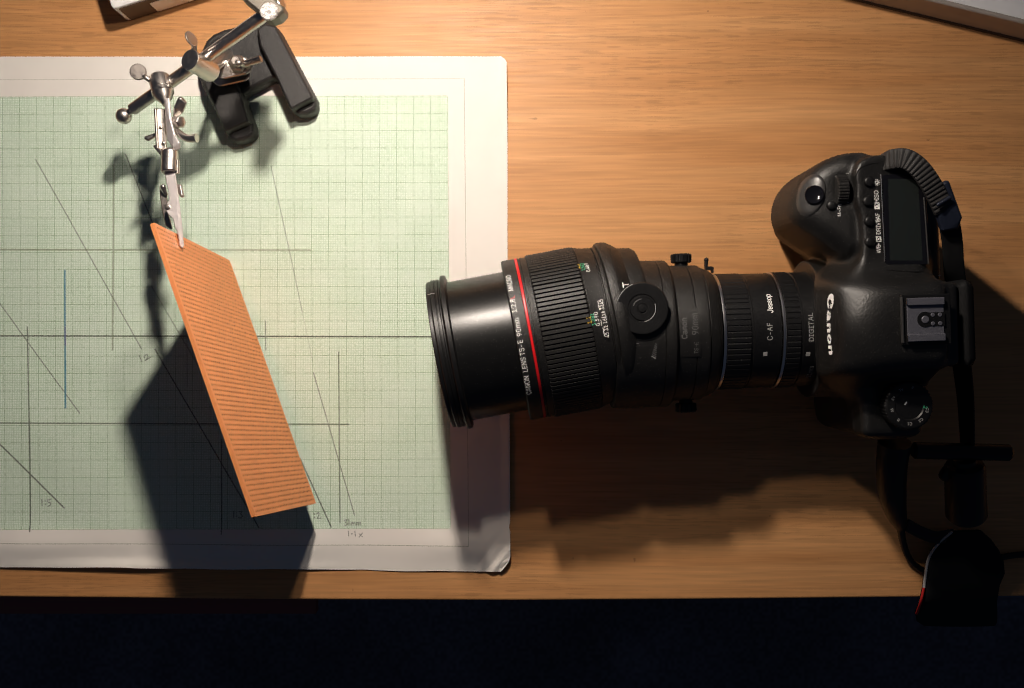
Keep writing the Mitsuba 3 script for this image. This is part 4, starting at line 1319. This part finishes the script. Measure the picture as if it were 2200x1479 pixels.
z_ = 48
add('grip_handle__crossbar', rod(P(1958, 968, z_), P(2174, 973, z_), 4.5, ch=1.8), 'mat_black', smooth=40)
add('grip_handle__post', lathe_at([(0, 6.0), (3, 6.2), (4, 9.4), (6, 10.4), (30, 10.6), (37, 10.8), (39, 9.5)], P(2072, 985, 44), P(2077, 1140, 24) - P(2072, 985, 44), n=40), 'mat_black', smooth=40)
add('grip_handle__knob', hull([P(2036, 1012, 40), P(2030, 1022, 40)], 3.2), 'mat_black', smooth=40)
thing('grip_handle', 'black T-shaped handle standing in the deep shade behind the camera', 'handle')

# neck strap pad draped over the front edge of the desk
pad_l = [(2046, 1143, 9), (2022, 1163, 10), (2003, 1186, 11), (1994, 1206, 11), (1989, 1236, 11), (1986, 1262, 10), (1979, 1293, 7), (1970, 1318, -8), (1974, 1338, -40), (1985, 1345, -80)]
pad_r = [(2108, 1140, 9), (2130, 1160, 10), (2146, 1182, 11), (2156, 1203, 11), (2159, 1232, 11), (2148, 1258, 10), (2142, 1293, 7), (2143, 1318, -8), (2142, 1338, -40), (2138, 1345, -80)]
Lp, Rp = np.array([P(*q) for q in pad_l]), np.array([P(*q) for q in pad_r])
V, Fc = [], []
for lo in (0, 1):
    for i in range(len(Lp)):
        for t in np.linspace(0, 1, 9):
            V.append(Lp[i] * (1 - t) + Rp[i] * t + [0, 0, (2.2 * math.sin(math.pi * t) ** .6 if lo == 0 else -3.2)])
nn = 9
off = len(Lp) * nn
for i in range(len(Lp) - 1):
    for j in range(nn - 1):
        a_ = i * nn + j
        Fc += [[a_, a_ + nn, a_ + 1], [a_ + 1, a_ + nn, a_ + nn + 1], [off + a_, off + a_ + 1, off + a_ + nn], [off + a_ + 1, off + a_ + nn + 1, off + a_ + nn]]
    for j in (0, nn - 1):
        a_ = i * nn + j
        Fc += [[a_, off + a_, a_ + nn], [off + a_, off + a_ + nn, a_ + nn]]
pm_ = trimesh.Trimesh(np.array(V), Fc, process=False)
scene['mat_strap_two'] = two(principled([.007, .007, .008], .7, spec=.25))
add('neck_strap__pad', pm_, 'mat_strap_two', smooth=40)
add('neck_strap__white_piping', tube(list(Lp[:6] + [-.4, 0, .4]), .75, 8), 'mat_white_cloth', smooth=40)
add('neck_strap__red_piping', tube(list(Lp[5:8] + [-.4, 0, .4]), .75, 8), 'mat_red_cloth', smooth=40)
add('neck_strap__webbing', ribbon([P(1948, 1128, 14), P(1975, 1143, 12), P(2010, 1155, 10), P(2050, 1150, 9)], [np.array([-.4, -1, .3])] * 4, 7, 1.5), 'mat_strap', smooth=40)
thing('neck_strap', 'black neck strap with white and red piped edge hanging over the desk front', 'strap')

# ------------------------------------------------------------------ boxes at the upper corners
e1 = unit(P(420, 0)[:2] - P(272, 47)[:2])
e2 = np.array([-e1[1], e1[0]])
o_ = P(272, 47)[:2]
q_ = lambda s, t: tuple(o_ + e1 * s + e2 * t)
HB = 21.0
outer = sg.Polygon([q_(0, 0), q_(120, 0), q_(120, 60), q_(0, 60)]).buffer(-2.5).buffer(2.5)
add('storage_box__shell', loft(outer.exterior.coords, [(.2, .3), (.8, 0), (HB - 1, 0), (HB - .3, .3), (HB, .9)]), 'mat_white_card', smooth=40)
FRB = np.eye(4)
FRB[:3, 0], FRB[:3, 1], FRB[:3, 2] = [*e1, 0], [0, 0, 1], [*(-e2), 0]
FRB[:3, 3] = [*q_(0, 0), 0]
pan = prism(sg.box(3.2, 1.0, 117, HB - 1.6).buffer(-.8).buffer(.8), -.5, .45)
add('storage_box__side_panel', pan.apply_transform(FRB), 'mat_brown_card', smooth=30)
lab = prism(sg.box(19.5, 1.5, 66, 14.8).buffer(-.8).buffer(.8), .3, .62)
add('storage_box__label', lab.apply_transform(FRB), 'mat_label', smooth=False)
tx = meshkit.text_mesh('Lat', 9.0, .12)
tx.apply_translation([38.5, 4.2, .58])
add('storage_box__lettering', tx.apply_transform(FRB), 'mat_black', smooth=False)
thing('storage_box', 'small white box with dark brown side and cream label at the upper left', 'box')

f1 = unit(P(2200, 88)[:2] - P(1838, 0)[:2])
f2 = np.array([-f1[1], f1[0]])
o2 = P(1838, 0)[:2]
w_ = lambda s, t: tuple(o2 + f1 * s + f2 * t)
add('lidded_box__base', loft([w_(-80, 0), w_(240, 0), w_(240, 150), w_(-80, 150)], [(.3, .2), (.8, 0), (15.2, 0), (15.5, .3)]), 'mat_grey_box', smooth=30)
add('lidded_box__lid', loft([w_(-80.6, -.5), w_(240.6, -.5), w_(240.6, 150.6), w_(-80.6, 150.6)], [(15.9, .3), (16.2, 0), (22.4, 0), (23.0, .5), (23.2, 1.2)]), 'mat_grey_box', smooth=30)
add('lidded_box__top_panel', prism(sg.Polygon([w_(-78, 1.8), w_(238, 1.8), w_(238, 148), w_(-78, 148)]), 22.9, 23.5), 'mat_box_top', smooth=False)
add('lidded_box__foot', loft([w_(-79, -.9), w_(239, -.9), w_(239, 149), w_(-79, 149)], [(.05, 0), (1.6, 0), (2.0, .4)]), 'mat_brown_card', smooth=30)
thing('lidded_box', 'flat grey box with white top at the upper right corner of the desk', 'box')

# ------------------------------------------------------------------ the desk lamp that lights it (above, outside the frame)
la = unit(BEAM_AIM - LAMP)
LF = frame(LAMP, la)
aa = np.arange(48) * 2 * np.pi / 48
disc = trimesh.Trimesh(np.vstack([np.stack([LAMP_R * .80 * np.cos(aa), LAMP_R * 1.1 * np.sin(aa), 0 * aa], 1), [[0, 0, 0]]]), [[i, (i + 1) % 48, 48] for i in range(48)], process=False)
k = add('desk_lamp__bulb', disc.apply_transform(LF), 'mat_bulb', smooth=False)
scene[k]['emitter'] = {'type': 'area', 'radiance': rgb(*[float(x) for x in LAMP_RGB])}
prof_ = [(-1.5, .2), (-1.5, 15.5), (7.0, 17.5), (10.0, 32), (9.0, 34), (-20, 30), (-34, 18), (-36, .2)]
add('desk_lamp__shade', lathe_at(prof_, LAMP, la, n=48), 'mat_lamp_shade', smooth=40)
# second, weaker head of the lamp, nearer to the front
LAMP2 = np.array([-37.0, 218.0, 322.0])
lb = unit(BEAM_AIM - LAMP2)
disc2 = trimesh.Trimesh(np.vstack([np.stack([9 * np.cos(aa), 9 * np.sin(aa), 0 * aa], 1), [[0, 0, 0]]]), [[i, (i + 1) % 48, 48] for i in range(48)], process=False)
k = add('desk_lamp__bulb', disc2.apply_transform(frame(LAMP2, lb)), 'mat_bulb', smooth=False)
scene[k]['emitter'] = {'type': 'area', 'radiance': rgb(*[float(x) * .31 for x in LAMP_RGB])}
add('desk_lamp__shade', lathe_at([(-1.5, .2), (-1.5, 11.0), (5.0, 13.0), (6.5, 19), (5.5, 20.5), (-15, 18), (-26, 11), (-27, .2)], LAMP2, lb, n=48), 'mat_lamp_shade', smooth=40)
add('desk_lamp__arm', tube([LAMP2 - lb * 22, LAMP2 - lb * 60, LAMP - la * 70, LAMP - la * 75 + [0, 6, 0]], 4, 12), 'mat_black', smooth=40)
add('desk_lamp__arm', tube([LAMP - la * 30, LAMP - la * 70, LAMP + [0, 200, 60], [LAMP[0], 520, 30]], 6, 12), 'mat_black', smooth=40)
add('desk_lamp__base', lathe_at([(0, 60), (14, 60), (18, 55)], [LAMP[0], 520 - 30, 0.2], Z, n=48), 'mat_black', smooth=30)
thing('desk_lamp', 'small desk lamp behind the desk top, above the picture', 'lamp')
